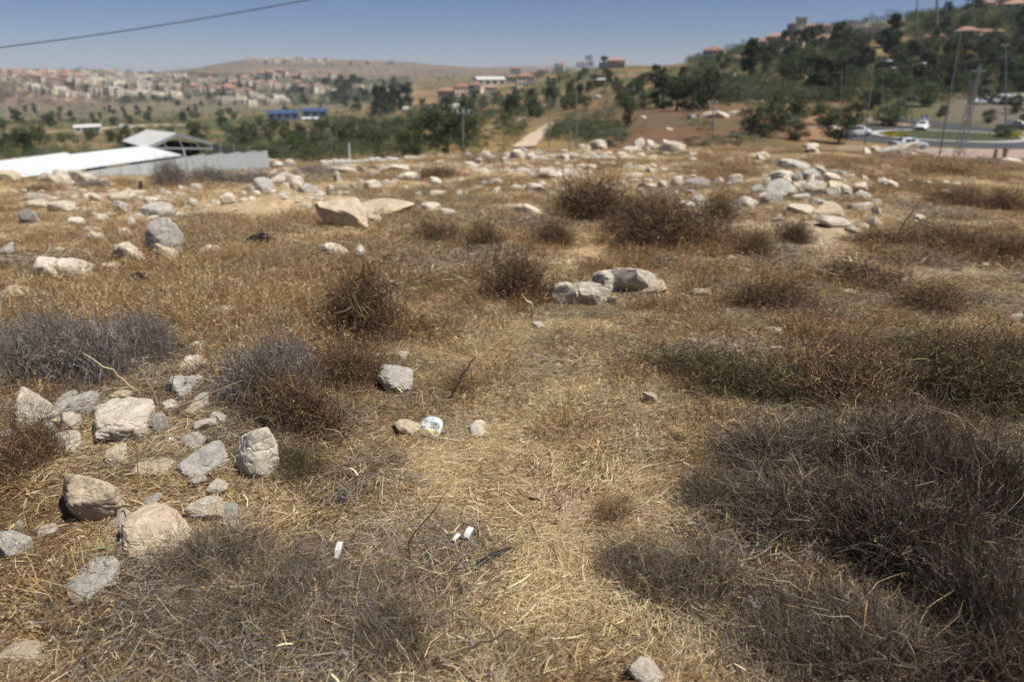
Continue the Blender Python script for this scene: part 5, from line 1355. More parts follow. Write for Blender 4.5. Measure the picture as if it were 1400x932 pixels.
wood(40, [(380, 176), (700, 168), (700, 196), (620, 205), (380, 214)], (2.2, 4.2), ['broad', 'broad', 'olive'], by(530, 'in the orchard left of the round dark tree', 'in the orchard right of the tall dark tree'), 'orchard trees in the valley')
wood(46, [(0, 186), (160, 184), (330, 172), (420, 168), (380, 200), (150, 206), (0, 222)], (2.6, 5), ['broad', 'broad', 'olive'], by(170, 'on the valley floor behind the white shed roof', 'on the valley floor behind barn and fence'), 'valley trees behind the sheds')
wood(40, [(0, 150), (250, 152), (380, 156), (420, 166), (240, 168), (0, 180)], (4, 7), ['broad', 'broad', 'pine'], by(200, 'in the left tree belt below the town', 'in the tree belt left of the blue sheds'), 'tree belt below the town')
wood(34, [(440, 112), (545, 120), (570, 140), (560, 152), (520, 160), (440, 152)], (8, 14), ['pine'], by(492, 'in the left half of the pine grove', 'in the right half of the pine grove'), 'pine grove right of the town', )
wood(40, [(560, 146), (720, 128), (770, 140), (760, 160), (700, 166), (560, 166)], (3.5, 6.5), ['broad', 'pine', 'olive'], by(650, 'on the low slope under the grey roofed hall', 'on the low slope beside the dirt track'), 'trees on the low middle slope')
wood(62, [(745, 108), (880, 98), (960, 92), (1000, 110), (880, 140), (800, 160), (740, 150)], (2.8, 5.5), ['broad', 'olive', 'broad', 'pine'], by(850, 'on the middle slope above the dirt track', 'on the middle slope near the conifer clump'), 'trees on the middle slope')
wood(105, [(960, 88), (1060, 70), (1150, 52), (1250, 26), (1400, 14), (1400, 128), (1300, 128), (1200, 138), (1120, 140), (1060, 128), (990, 120)], (5, 9), ['broad', 'broad', 'pine'], lambda x, y: 'in the hill wood ' + ('left of the stone tower' if x < 1060 else 'under the stone tower' if x < 1150 else 'under the long buildings' if x < 1250 else 'among the red roofed terraces' if y < 70 else 'above the parked vans'), 'wooded right hillside')
wood(44, [(1255, 84), (1400, 62), (1400, 136), (1330, 134), (1290, 128), (1262, 112)], (4, 7), ['broad', 'pine'], 'on the bank behind the parked vans', 'trees behind the parked vans')
wood(70, [(20, 103), (250, 106), (440, 110), (440, 150), (240, 146), (60, 134)], (5, 9), ['broad', 'pine', 'broad'], by(230, 'between pale houses of the left town', 'between red roofs of the right town'), 'trees among the town houses')
wood(12, [(340, 82), (560, 88), (560, 92), (340, 88)], (7, 12), ['broad'], 'on the far hilltop', 'trees on the far hilltop')

_g = np.random.default_rng(15)
_v = []
for _ in range(20):
    x, y = _g.uniform(88, 150), _g.uniform(112, 182)
    if abs(x - 110) < 8 and y > 150: continue
    h = _g.uniform(1.6, 4.2)
    _v.append((tree(Vector((x, y, zg(x, y))), h, 'broad', None, 'trees on the paved bank'), x / y, ('low' if h < 2.6 else 'taller') + ' green tree on the bank between roundabout and vans'))
for (t, _, _), l in zip(_v, compose([(x, s) for _, x, s in _v])): t['label'] = l
# scrub: low bushes nobody could count
def scrub():
    sm = [np_mesh('scrub', *crown_mesh(950 + i, 'olive' if i == 2 else 'broad', 420)[:2], m_fol['olive' if i == 2 else 'broad'], crown_mesh(950 + i, 'olive' if i == 2 else 'broad', 420)[2]) for i in range(3)]
    N = 260000
    Yc = np.exp(rng.uniform(math.log(36), math.log(2900), N)); Xc = rng.uniform(-.85, .85, N) * Yc
    Zc = H(Xc, Yc, False); qx, qy = project(Xc, Yc, Zc)
    free = ~((Xc > 26) & (Yc > 74) & (Yc < 178) & (Zc < -7.3)); free &= ~((qy > 160) & (np.abs(qx - (714 + (206 - qy) * 1.15)) < 16)); free &= ~((qx > 1045) & (qx < 1240) & (qy < 72) & (rng.random(N) < .8)); free &= ~((ell(qx, qy, 940, 172, 100, 28) > .4) & (rng.random(N) < .93)); free &= rng.random(N) < .5 + fbm(Xc / 22, Yc / 22, o=3, s=71) * 1.4
    P, S = [], []
    def patch(n, x0, x1, y0, y1, s0, s1):
        k = np.nonzero(free & (qx > x0) & (qx < x1) & (qy > y0) & (qy < y1))[0]
        k = rng.permutation(k)[:n]
        P.append(np.stack([Xc[k], Yc[k], Zc[k]], 1)); S.append(rng.uniform(s0, s1, len(k)))
    patch(1000, -100, 720, 168, 222, .6, 1.9); patch(1200, -100, 720, 148, 178, 1.2, 3.6); patch(900, 740, 1100, 92, 196, .8, 2.6)
    patch(3600, 940, 1600, 0, 142, 2.5, 5.5); patch(1300, -60, 560, 96, 146, 4, 8); patch(900, 950, 1600, -20, 80, 4, 8); patch(500, -60, 560, 108, 142, 6, 10); patch(420, 260, 780, 76, 112, 3, 8); patch(200, 1080, 1240, 120, 180, .8, 2.2)
    P = np.vstack(P); S = np.concatenate(S)
    n = len(P)
    scatter('hillside_scrub', sm, P, rng.integers(0, 3, n), rng.random(n) * 6.28, np.stack([S * 1.3, S * 1.3, S * .9], 1), 'low green scrub dotted over the valley floor and hillsides', 'scrub')
scrub()
# dry weeds of the valley
# ------------------------------------------------------------------ houses
m_stone = mat('jerusalem_stone', (0.62, 0.55, 0.44), rough=.9, var=.14, scale=.6, rand=.2)
m_stone2 = mat('pinkish_stone', (0.54, 0.44, 0.36), rough=.9, var=.14, scale=.6, rand=.2)
m_tile = mat('red_roof_tiles', (0.31, 0.185, 0.14), rough=.9, var=.2, scale=1.2, rand=.25)
m_flat = mat('flat_roof', (0.50, 0.46, 0.40), rough=.9, var=.15, scale=.8, rand=.15)
m_glass = mat('dark_window', (0.03, 0.035, 0.045), rough=.15, var=0, spec=.5)
m_fr = mat('window_frame', (0.55, 0.55, 0.53), rough=.6, var=.05)
HM = {}
def house_kind(key, w, d, h, roof, wm, storeys=2, tower=False):
    wl = MB().box((0, 0, h / 2 - 1.5), (w, d, h + 3)).box((w * .32, -d * .36, h * .33 - 1.5), (w * .42, d * .5, h * .66 + 3))
    wall = wl.mesh('wall', wm)
    rf = MB()
    if roof == 'tile':
        e = .45; hh = min(w, d) * .26
        rf.add([(-w / 2 - e, -d / 2 - e, h), (w / 2 + e, -d / 2 - e, h), (w / 2 + e, d / 2 + e, h), (-w / 2 - e, d / 2 + e, h), (-w / 2 + d / 2, 0, h + hh), (w / 2 - d / 2, 0, h + hh)] if w > d else
               [(-w / 2 - e, -d / 2 - e, h), (w / 2 + e, -d / 2 - e, h), (w / 2 + e, d / 2 + e, h), (-w / 2 - e, d / 2 + e, h), (-.3, 0, h + hh), (.3, 0, h + hh)],
               [(3, 2, 1, 0), (0, 1, 5, 4), (1, 2, 5), (2, 3, 4, 5), (3, 0, 4)])
        rf.add([(w * .09, -d * .64, h * .66), (w * .55, -d * .64, h * .66), (w * .55, -d * .2, h * .66 + 1.1), (w * .09, -d * .2, h * .66 + 1.1), (w * .09, -d * .64, h * .66 - .15), (w * .55, -d * .64, h * .66 - .15), (w * .55, -d * .2, h * .66), (w * .09, -d * .2, h * .66)],
               [(0, 1, 2, 3), (7, 6, 5, 4), (0, 4, 5, 1), (1, 5, 6, 2), (2, 6, 7, 3), (3, 7, 4, 0)])
    else:
        for s, L, ax in ((-1, w, 0), (1, w, 0), (-1, d, 1), (1, d, 1)):
            rf.box((0, s * (d / 2 - .1), h + .35) if ax == 0 else (s * (w / 2 - .1), 0, h + .35), (L + .06, .26, .7) if ax == 0 else (.26, L - .5, .7))
        rf.box((0, 0, h + .04), (w - .5, d - .5, .12)); rf.box((-w * .2, d * .1, h + .9), (w * .25, d * .3, 1.7))
    roofm = rf.mesh('roof', m_tile if roof == 'tile' else m_flat)
    fr = MB().box((0, 0, 0), (1.5, .12, 1.6)).mesh('window', m_fr)
    pn = MB().box((0, -.05, 0), (1.25, .1, 1.35)).mesh('pane', m_glass)
    spots = []
    for s in range(storeys):
        z = 1.7 + s * 3.0
        if z > h - .8: break
        for x in (-.34, -.12) + ((.12, .34) if s * 3 + 1.7 > h * .66 + .6 else ()):
            spots.append((x * w, -d / 2 - .05, z))
        if z < h * .66 - .5: spots += [(w * .24, -d * .61 - .05, z), (w * .42, -d * .61 - .05, z)]
    HM[key] = (wall, roofm, fr, pn, spots)
house_kind('tile1', 12, 9, 6.2, 'tile', m_stone); house_kind('tile2', 15, 9, 5.6, 'tile', m_stone2); house_kind('tile3', 9, 9, 6.4, 'tile', m_stone)
house_kind('flat1', 12, 9, 6.8, 'flat', m_stone); house_kind('flat2', 16, 10, 6.4, 'flat', m_stone, 2); house_kind('flat3', 10, 9, 9.4, 'flat', m_stone2, 3); house_kind('long', 26, 10, 7, 'tile', m_stone2, 2); house_kind('block', 30, 12, 11, 'flat', m_stone, 3)
def house(px, py, wpx, key, lab, group=None, rz=None, win=True, name='house', cat='house', hk=1.0):
    p = ground_near(px, py)
    if p is None: return
    wall, rf, fr, pn, spots = HM[key]
    base = max(v.co.x for v in wall.vertices) * 2
    s = wpx * depth_of(p) / FPX / base
    o = empty(name, p, (random.uniform(-.5, .5) if rz is None else rz) - math.atan2(p.x, p.y), lab, cat, group)
    o.scale = (s, s, s * hk)
    link('wall', wall, o); link('roof', rf, o)
    if win:
        for q in spots:
            w = link('window', fr, o); w.location = q
            link('pane', pn, w)
    return o
KF, KT = ['flat1', 'flat2', 'flat1'], ['tile1', 'tile2', 'tile3']
HLOOK = {'flat1': 'pale flat roofed house', 'flat2': 'wide pale flat roofed house', 'flat3': 'tall pinkish house', 'tile1': 'red roofed house', 'tile2': 'wide pinkish red roofed house', 'tile3': 'small red roofed house'}
def row(x0, x1, y0, y1, n, w, keys, lab, jit=1.5):
    made = []
    for i in range(n):
        f = (i + .5) / n
        k = random.choice(keys); x = x0 + (x1 - x0) * f + random.uniform(-2, 2)
        o = house(x, y0 + (y1 - y0) * f + random.uniform(-jit, jit), w * random.uniform(1.0, 1.4), k, '', 'houses of the hillside town', win=(i % 2 == 0))
        if o: made.append((o, x, HLOOK[k] + ' ' + lab))
    for (o, _, _), l in zip(made, compose([(x, t) for _, x, t in made])): o['label'] = l
T_ = 'houses of the hillside town'
row(4, 130, 101, 106, 22, 9, KF + ['tile1'], 'in the topmost row of the hillside town')
row(2, 115, 109, 115, 18, 11, KT + ['flat1'], 'in the second row of the hillside town')
row(92, 205, 112, 118, 19, 12, KF, 'in the middle row of the hillside town')
row(40, 118, 122, 135, 10, 13, ['flat2', 'flat1'], 'in the low row at the town left')
row(128, 245, 128, 137, 19, 12, KF, 'in the lowest row of the town')
row(140, 262, 105, 110, 16, 10, KF + ['tile1'], 'in the upper row at the town centre')
row(262, 350, 126, 134, 10, 12, KT, 'in the right part of the town')
row(300, 350, 140, 144, 6, 12, KF, 'at the lower right of the town')
row(345, 470, 106, 112, 13, 10, KT, 'in the upper right row of the town')
row(350, 465, 120, 128, 13, 11, KT + KF, 'in the right middle row of the town')
row(350, 392, 138, 144, 5, 13, KF, 'above the blue sheds')
row(150, 250, 119, 124, 13, 12, KF + ['tile2'], 'in the second lowest row of the town')
row(262, 350, 112, 118, 9, 11, KF + KT, 'in the upper row left of the red roofs')
row(480, 545, 122, 128, 3, 11, KF, 'among the pines right of the town')
for i in range(16):
    house(342 + i * 7.2, 80.5 + (i % 3) * 2.6 + (max(i - 9, 0)) * .5, random.uniform(5.5, 8), random.choice(KF), ('%s from the left, tiny pale house of the village on the far hilltop' % ORD[i]) if i < 12 else ['tiny pale house right of centre of the far hilltop village', 'tiny pale house below the right end of the far hilltop village', 'tiny pale house second from the right in the far hilltop village', 'rightmost tiny pale house of the far hilltop village'][i - 12], 'houses on the far hilltop', win=False)
for a in [(612, 134, 26, 'tile2', 'red roofed house lowest left of the group beyond the pines'), (632, 131, 24, 'tile1', 'red roofed house second of the group beyond the pines'), (651, 129, 18, 'tile3', 'small red roofed house right of the group beyond the pines'), (672, 129, 18, 'tile1', 'orange roofed house between dark trees in mid distance'), (718, 118, 26, 'tile1', 'orange roofed house above the dirt track'), (700, 112, 18, 'tile2', 'red roofed house behind the orange one above the dirt track'), (705, 104, 14, 'tile3', 'small far house with a red roof at the foot of the middle ridge'), (742, 100, 14, 'tile2', 'red roofed house low on the left end of the middle ridge'), (765, 97, 14, 'tile3', 'white walled house on the left end of the middle ridge'), (795, 93, 14, 'tile1', 'orange house at the left of the pines on the middle ridge'), (842, 93, 26, 'tile2', 'broad red roofed house on the middle ridge'), (825, 94, 12, 'flat1', 'pale block beside the broad red roofed house'), (975, 84, 28, 'tile1', 'orange roofed house on the ridge left of the pines'), (1003, 86, 20, 'tile2', 'low red roofed house behind pines on the ridge'), (1036, 70, 24, 'tile1', 'red roofed house high among pines on the ridge'), (1034, 82, 22, 'tile2', 'low pink house under the high red roofed house'), (995, 110, 18, 'flat1', 'small white house with rooftop tanks on the slope'), (950, 118, 12, 'flat2', 'low yellowish hut peeking over the conifer clump'),
 (1062, 62, 30, 'tile2', 'long orange roof below the stone tower on the ridge'), (1110, 60, 26, 'tile1', 'red roofed house right below the stone tower'), (1125, 63, 26, 'tile2', 'pale gabled house below the red roofed ridge house'), (1060, 78, 18, 'flat1', 'white house among trees left of the arch on the hillside'), (1073, 79, 14, 'tile3', 'small orange house next to the white hillside house'), (1088, 76, 18, 'flat3', 'tall white house under the stone tower'), (1113, 48, 42, 'long', 'long red roofed hall right of the stone tower'), (1085, 54, 20, 'flat3', 'dark stone house at the foot of the tower'), (1158, 50, 46, 'block', 'long grey building on the right ridge'), (1194, 54, 40, 'block', 'pale apartment block right of the long grey building'), (1222, 48, 24, 'flat2', 'white roofed block at the end of the ridge buildings'), (1212, 58, 16, 'flat3', 'tan house below the pale apartment block'),
 (1276, 61, 28, 'tile2', 'orange roofed house among the dark hillside trees'), (1318, 60, 32, 'tile1', 'pink gabled house in the row on the dark hillside'), (1295, 62, 14, 'flat1', 'small white house between two red roofs on the hillside'), (1350, 55, 40, 'long', 'long red roofed terrace on the dark hillside'), (1348, 14, 20, 'tile1', 'red roofed house on the skyline at the upper right'), (1392, 24, 46, 'tile2', 'big red roofed house at the upper right frame edge'), (1402, 62, 36, 'block', 'dark grey block at the right frame edge on the hillside'), (1382, 8, 40, 'block', 'dark building on the skyline in the top right corner')]:
    house(*a, rz=random.uniform(-.3, .3))
# stone tower on the ridge
p = ground_near(1092, 55)
if p:
    k = depth_of(p) / FPX
    o = empty('stone_tower', p, 0, 'square stone tower standing above the ridge houses', 'tower')
    w, h = 11 * k, 26 * k
    MB().box((0, 0, h / 2 - 2), (w, w, h + 4)).build('tower_shaft', m_stone, o)
    MB().box((0, 0, h + k), (w * 1.12, w * 1.12, 2 * k)).build('parapet', m_stone2, o)
    for s in (-.25, .25):
        MB().box((s * w, -w / 2 - .05, h * .8), (w * .18, .3, h * .14)).build('window', m_glass, o)
# sheds and halls in the valley
m_bluer = mat('blue_roof', (0.05, 0.09, 0.19), rough=.5, var=.1); m_bluw = mat('bluish_wall', (0.12, 0.17, 0.25), rough=.6, var=.1)
def hall(px, py, wpx, hpx, dpx, wm, rm, lab, cat='building', ridge=.25, rz=0.0, name='hall'):
    p = ground_at(px, py)
    if p is None: return
    k = depth_of(p) / FPX; w, h, d = wpx * k, hpx * k, dpx * k
    o = empty(name, p, rz - math.atan2(p.x, p.y), lab, cat)
    MB().box((0, d / 2, h * .35 - 1), (w, d, h * .7 + 2)).build('wall', wm, o)
    MB().prism([(-.3, h * .7), (d + .3, h * .7), (d / 2, h * (.7 + ridge + .05))], -w / 2 - .3, w / 2 + .3).build('roof', rm, o)
    n = max(2, int(wpx / 9)); me = MB().box((0, -.05, 0), (w / n * .55, .14, h * .28)).mesh('window', m_glass)
    for i in range(n):
        link('window', me, o).location = ((i + .5) / n * w - w / 2, 0, h * .42)
hall(388, 165, 40, 13, 30, m_bluw, m_bluer, 'blue roofed shed below the town, left of two'); hall(431, 162, 32, 13, 26, m_bluw, m_bluer, 'pale blue shed below the town, right of two'); hall(424, 166, 20, 5, 8, m_white, m_white, 'long white trailer box in front of the blue sheds')
hall(550, 141, 26, 17, 40, m_stone, m_greyroof, 'white hall with grey pitched roof beside the pine grove', rz=.5)
hall(672, 118, 40, 12, 20, m_flat, m_greyroof, 'long grey roofed building on the slope behind the red roofs', rz=.25)
hall(112, 181, 16, 9, 12, m_galv, m_greyroof, 'left grey greenhouse beside the valley dirt road', 'greenhouse', .3); hall(130, 180, 16, 9, 12, m_galv, m_greyroof, 'right grey greenhouse beside the valley dirt road', 'greenhouse', .3)
# rock outcrops on the far slopes
for i, (px, py, w, h, lab) in enumerate([(975, 160, 44, 14, 'large heap of pale rock on the slope below the conifers'), (945, 162, 18, 10, 'pale rock at the left of the slope rock heap'), (1000, 157, 24, 9, 'pale rock at the right of the slope rock heap'), (880, 162, 10, 6, 'small pale rock left on the reddish slope'), (915, 178, 14, 5, 'flat pale rock on the lower reddish slope'), (1025, 140, 26, 8, 'tan rock ledge on the slope above the green trees'), (1040, 142, 12, 7, 'pale rock at the end of the slope ledge'), (1088, 108, 18, 9, 'pale rock bank under the hillside wood'), (1106, 110, 12, 8, 'second pale rock bank under the hillside wood'), (818, 134, 12, 7, 'pale rock between bushes on the middle slope'), (1013, 130, 14, 8, 'tan earth cut on the slope below the cypress')]):
    p = ground_at(px, py)
    if p is None: continue
    k = depth_of(p) / FPX
    o = link('slope_rock', ROCKM['p'][i % 6]); o.location = p; o.scale = (w * k / 2, w * k / 3, h * k / 1.6); o.rotation_euler = (0, 0, rng.normal() * .3)
    tag(o, lab, 'rock', 'pale rocks on the far slopes')

# ------------------------------------------------------------------ vehicles
m_tyre = mat('tyre', (0.02, 0.02, 0.02), rough=.9, var=.1)
m_rim = mat('wheel_rim', (0.45, 0.45, 0.46), rough=.35, var=.05, metal=.8)
m_cglass = mat('car_glass', (0.02, 0.025, 0.03), rough=.08, var=0, spec=.6)
m_lampw = mat('headlight_glass', (0.7, 0.7, 0.68), rough=.15, var=0)
m_lampr = mat('tail_light_glass', (0.35, 0.02, 0.02), rough=.2, var=0)
m_trim = mat('dark_trim', (0.03, 0.03, 0.032), rough=.6, var=0)
def paint(n, c): return mat(n, c, rough=.28, var=.03, spec=.5)
SEDAN = [(-2.22, .38, .62, .78, .74, .66), (-2.08, .25, .78, .98, .85, .74), (-1.55, .22, .88, 1.05, .89, .76), (-1.0, .22, .92, 1.40, .89, .60), (-.3, .22, .92, 1.47, .90, .61), (.35, .22, .90, 1.43, .90, .60), (1.02, .22, .86, 1.02, .89, .72), (1.85, .22, .74, .88, .86, .72), (2.14, .26, .62, .76, .78, .64), (2.24, .36, .54, .64, .66, .56)]
HATCH = [(-1.98, .30, .85, 1.15, .80, .62), (-1.8, .24, .95, 1.45, .86, .62), (-1.0, .22, .95, 1.54, .88, .62), (-.2, .22, .94, 1.56, .88, .62), (.4, .22, .92, 1.50, .88, .60), (1.15, .22, .90, 1.06, .87, .72), (1.8, .22, .76, .90, .84, .70), (2.05, .32, .58, .70, .72, .6)]
VAN = [(-2.6, .35, 1.2, 2.15, .92, .84), (-2.5, .28, 1.25, 2.35, .97, .86), (-1.0, .26, 1.25, 2.42, .98, .86), (.6, .26, 1.25, 2.40, .98, .86), (1.35, .26, 1.2, 2.25, .97, .82), (2.05, .26, 1.05, 1.30, .95, .80), (2.5, .3, .8, 1.0, .88, .76), (2.62, .4, .6, .8, .8, .7)]
def vehicle(name, p, heading, st, pm, lab, group=None, wheels=1.36, cab=(3, 4, 5), ws=(5, 6), rw=(2, 3), wr=.32):
    o = empty(name, p, heading, lab, 'van' if 'van' in name else 'car', group)
    V = []; F = []; n = len(st)
    for (x, zb, zm, zt, wb, wt) in st:
        V += [(x, -wb * .94, zb), (x, -wb, (zb + zm) / 2), (x, -wb * .985, zm), (x, -wt, zt - .05), (x, -wt * .86, zt), (x, wt * .86, zt), (x, wt, zt - .05), (x, wb * .985, zm), (x, wb, (zb + zm) / 2), (x, wb * .94, zb)]
    for i in range(n - 1):
        F += [(i * 10 + k, i * 10 + (k + 1) % 10, (i + 1) * 10 + (k + 1) % 10, (i + 1) * 10 + k) for k in range(10)]
    F += [tuple(range(9, -1, -1)), tuple(range((n - 1) * 10, n * 10))]
    MB().add(V, F).build('body', pm, o, True)
    def lerp(a, b, t): return tuple(a[i] + (b[i] - a[i]) * t for i in range(3))
    def pane(nm, q, nrm):
        c = [Vector(x) for x in q]; m_ = sum(c, Vector()) / 4
        c = [m_ + (x - m_) * .90 for x in c]; nv = Vector(nrm) * .015
        MB().add([x + nv for x in c] + [x - nv for x in c], [(0, 1, 2, 3), (7, 6, 5, 4), (0, 4, 5, 1), (1, 5, 6, 2), (2, 6, 7, 3), (3, 7, 4, 0)]).build(nm, m_cglass, o)
    def sidepts(i, s): 
        x, zb, zm, zt, wb, wt = st[i]
        return (x, s * wb * .985, zm), (x, s * wt, zt - .05)
    for s in (-1, 1):
        for a, b in zip(cab[:-1], cab[1:]):
            l0, u0 = sidepts(a, s); l1, u1 = sidepts(b, s)
            pane('side_window', [l0, l1, u1, u0], (0, s, .25))
    def across(i, j, nm, sg):
        a, b = st[i], st[j]
        pane(nm, [(a[0], -a[5] * .84, a[3]), (a[0], a[5] * .84, a[3]), (b[0], b[5] * .84, b[3]), (b[0], -b[5] * .84, b[3])], (sg * .5, 0, .85))
    across(ws[0], ws[1], 'windscreen', 1); across(rw[1], rw[0], 'rear_window', -1)
    wb = st[n // 2][4]
    tm = MB().tube([(0, -.1, 0), (0, -.085, 0), (0, .085, 0), (0, .1, 0)], [wr * .9, wr, wr, wr * .9], 20).mesh('tyre', m_tyre, True)
    rm = MB().tube([(0, -.112, 0), (0, .112, 0)], wr * .62, 14).mesh('rim', m_rim, True)
    for x in (-wheels, wheels):
        for s in (-1, 1):
            w = link('wheel', tm, o); w.location = (x, s * (wb - .08), wr)
            link('rim', rm, w)
    f, r = st[-2], st[1]
    for s in (-1, 1):
        MB().box((f[0] + .02, s * f[4] * .72, f[2] + .0), (.14, .3, .14)).build('headlight', m_lampw, o, bevel=.02)
        MB().box((r[0] - .06, s * r[4] * .78, r[2] + .02), (.12, .22, .16)).build('tail_light', m_lampr, o, bevel=.02)
        MB().box((.75, s * (wb + .06), 1.0), (.12, .16, .12)).build('mirror', pm, o, bevel=.02)
    MB().box((st[-1][0] - .03, 0, .42), (.1, 1.2, .18)).build('bumper', m_trim, o, bevel=.03)
    return o
pw, psil, pdk, pgr = paint('white_car_paint', (.72, .73, .74)), paint('silver_car_paint', (.42, .44, .47)), paint('dark_car_paint', (.03, .035, .045)), paint('grey_car_paint', (.16, .17, .18))
def onroad(px, py): 
    Y = (CAMZ - (ZR + .09)) / -slope(py); q = on_sight(px, py, Y); q.z = ZR + .09; return q
vehicle('parked_car', onroad(1241, 204.5), 0.06, SEDAN, psil, 'silver saloon car driving past the front of the roundabout')
vehicle('parked_car', onroad(1260, 178.5), -2.2, HATCH, pw, 'white hatchback waiting to enter behind the roundabout', cab=(1, 2, 3, 4), ws=(4, 5), rw=(0, 1), wheels=1.25)
vehicle('parked_car', onroad(1172, 186), .25, HATCH, pw, 'white car partly hidden by the round dark tree on the left road', cab=(1, 2, 3, 4), ws=(4, 5), rw=(0, 1), wheels=1.25)
vehicle('parked_car', onroad(1383, 176.5), 2.9, SEDAN, pgr, 'dark grey car passing behind the right end of the roundabout')
vehicle('parked_car', onroad(1229, 152), 1.5, SEDAN, pdk, 'dark car going up the lane behind the roundabout')
for (px, py, h, st, pm, nm, lab) in [(1336, 143, .3, SEDAN, psil, 'parked_car', 'silver car parked on the bank left of the white vans'), (1352, 142, .2, HATCH, pdk, 'parked_car', 'dark car parked between the silver car and the vans'), (1371, 143, 3.3, VAN, pw, 'parked_van', 'first white van parked on the bank at the right'), (1394, 144, 3.3, VAN, pw, 'parked_van', 'second white van parked on the bank by the frame edge'), (1410, 152, 3.0, HATCH, pw, 'parked_car', 'white car half out of frame below the parked vans')]:
    p = ground_at(px, py)
    if st is VAN: vehicle(nm, p, h, st, pm, lab, cab=(3, 4), ws=(4, 5), rw=(0, 1), wheels=1.6, wr=.36)
    elif st is HATCH: vehicle(nm, p, h, st, pm, lab, cab=(1, 2, 3, 4), ws=(4, 5), rw=(0, 1), wheels=1.25)
    else: vehicle(nm, p, h, st, pm, lab)
for (px, py, lab) in [(557, 152, 'white van far off on the road below the pine grove'), (626, 150, 'white van far off beside the orange signpost'), (172, 176, 'tiny white van on the valley dirt road above the barn')]:
    p = ground_at(px, py); vehicle('parked_van', p, .4, VAN, pw, lab, cab=(3, 4), ws=(4, 5), rw=(0, 1), wheels=1.6, wr=.36)

# ------------------------------------------------------------------ two people on the footway
def skin(name, V, E, Rd, m, parent):
    me = bpy.data.meshes.new(name); me.from_pydata(V, E, [])
    o = link(name, me, parent); me.materials.append(m)
    o.modifiers.new('skin', 'SKIN').use_smooth_shade = True
    for i, r in enumerate(Rd):
        me.skin_vertices[0].data[i].radius = (r, r) if not isinstance(r, tuple) else r
        me.skin_vertices[0].data[i].use_root = (i == 0)
    s = o.modifiers.new('subdiv', 'SUBSURF'); s.levels = 1; s.render_levels = 1
    return o
def person(p, rz, shirt, trousers, lab, step=.1):
    o = empty('person', p, rz, lab, 'person', 'people walking on the footway')
    ms = mat('skin', (.36, .22, .15), rough=.6, var=.05); mh = mat('hair', (.02, .015, .012), rough=.8, var=.1)
    V = [(0, 0, .94), (0, 0, 1.15), (0, 0, 1.38), (0, .0, 1.50), (0, -.01, 1.60), (0, -.02, 1.70)]; E = [(0, 1), (1, 2), (2, 3), (3, 4), (4, 5)]; Rd = [(.155, .11), (.14, .10), (.165, .10), .055, .085, .075]
    for s in (-1, 1):
        b = len(V)
        V += [(s * .09, 0, .88), (s * .10, -s * step * .5, .50), (s * .10, s * step, .09), (s * .10, s * step - .13, .04)]; Rd += [.085, .058, .042, .035]; E += [(0, b), (b, b + 1), (b + 1, b + 2), (b + 2, b + 3)]
        b = len(V)
        V += [(s * .19, 0, 1.38), (s * .25, .02, 1.12), (s * .26, -.06 - s * step * .4, .90), (s * .26, -.08 - s * step * .4, .82)]; Rd += [.055, .042, .032, .034]; E += [(2, b), (b, b + 1), (b + 1, b + 2), (b + 2, b + 3)]
        for q in range(4):
            c = len(V); hx, hy, hz = V[b + 3]
            V += [(hx + (.01 if q == 0 else 0), hy - .03 + .02 * q, hz - .05), (hx - s * .01, hy - .035 + .02 * q, hz - .085 - .01 * (q in (1, 2)))]; Rd += [.009, .008]; E += [(b + 3, c), (c, c + 1)]
        c = len(V); V += [(hx - s * .025, hy - .04, hz - .01), (hx - s * .03, hy - .06, hz - .04)]; Rd += [.010, .009]; E += [(b + 3, c), (c, c + 1)]
    skin('body', V, E, Rd, ms, o)
    skin('shirt', [(0, 0, .98), (0, 0, 1.18), (0, 0, 1.38), (.19, 0, 1.385), (.235, .015, 1.18), (-.19, 0, 1.385), (-.235, .015, 1.18)], [(0, 1), (1, 2), (2, 3), (3, 4), (2, 5), (5, 6)], [(.17, .125), (.155, .115), (.18, .115), .07, .06, .07, .06], shirt, o)
    skin('trousers', [(0, 0, .97), (.09, 0, .86), (.10, -step * .5, .50), (.10, step, .10), (-.09, 0, .86), (-.10, step * .5, .50), (-.10, -step, .10)], [(0, 1), (1, 2), (2, 3), (0, 4), (4, 5), (5, 6)], [(.165, .12), .10, .075, .06, .10, .075, .06], trousers, o)
    skin('hair', [(0, .03, 1.66), (0, .0, 1.75)], [(0, 1)], [.088, .07], mh, o)
q = on_sight(1358, 222, 76.2); person(Vector((q.x, q.y, zg(q.x, q.y) if False else ZR + .16)), .4, mat('brown_shirt', (.16, .09, .06), var=.1), mat('dark_trousers', (.03, .03, .04), var=.1), 'person in brown top walking on the footway at the right')
q = on_sight(1371, 222, 76.6); person(Vector((q.x, q.y, ZR + .16)), -.3, mat('black_shirt', (.02, .02, .025), var=.1), mat('black_trousers', (.02, .02, .025), var=.1), 'person in black clothes walking on the footway at the right', .14)

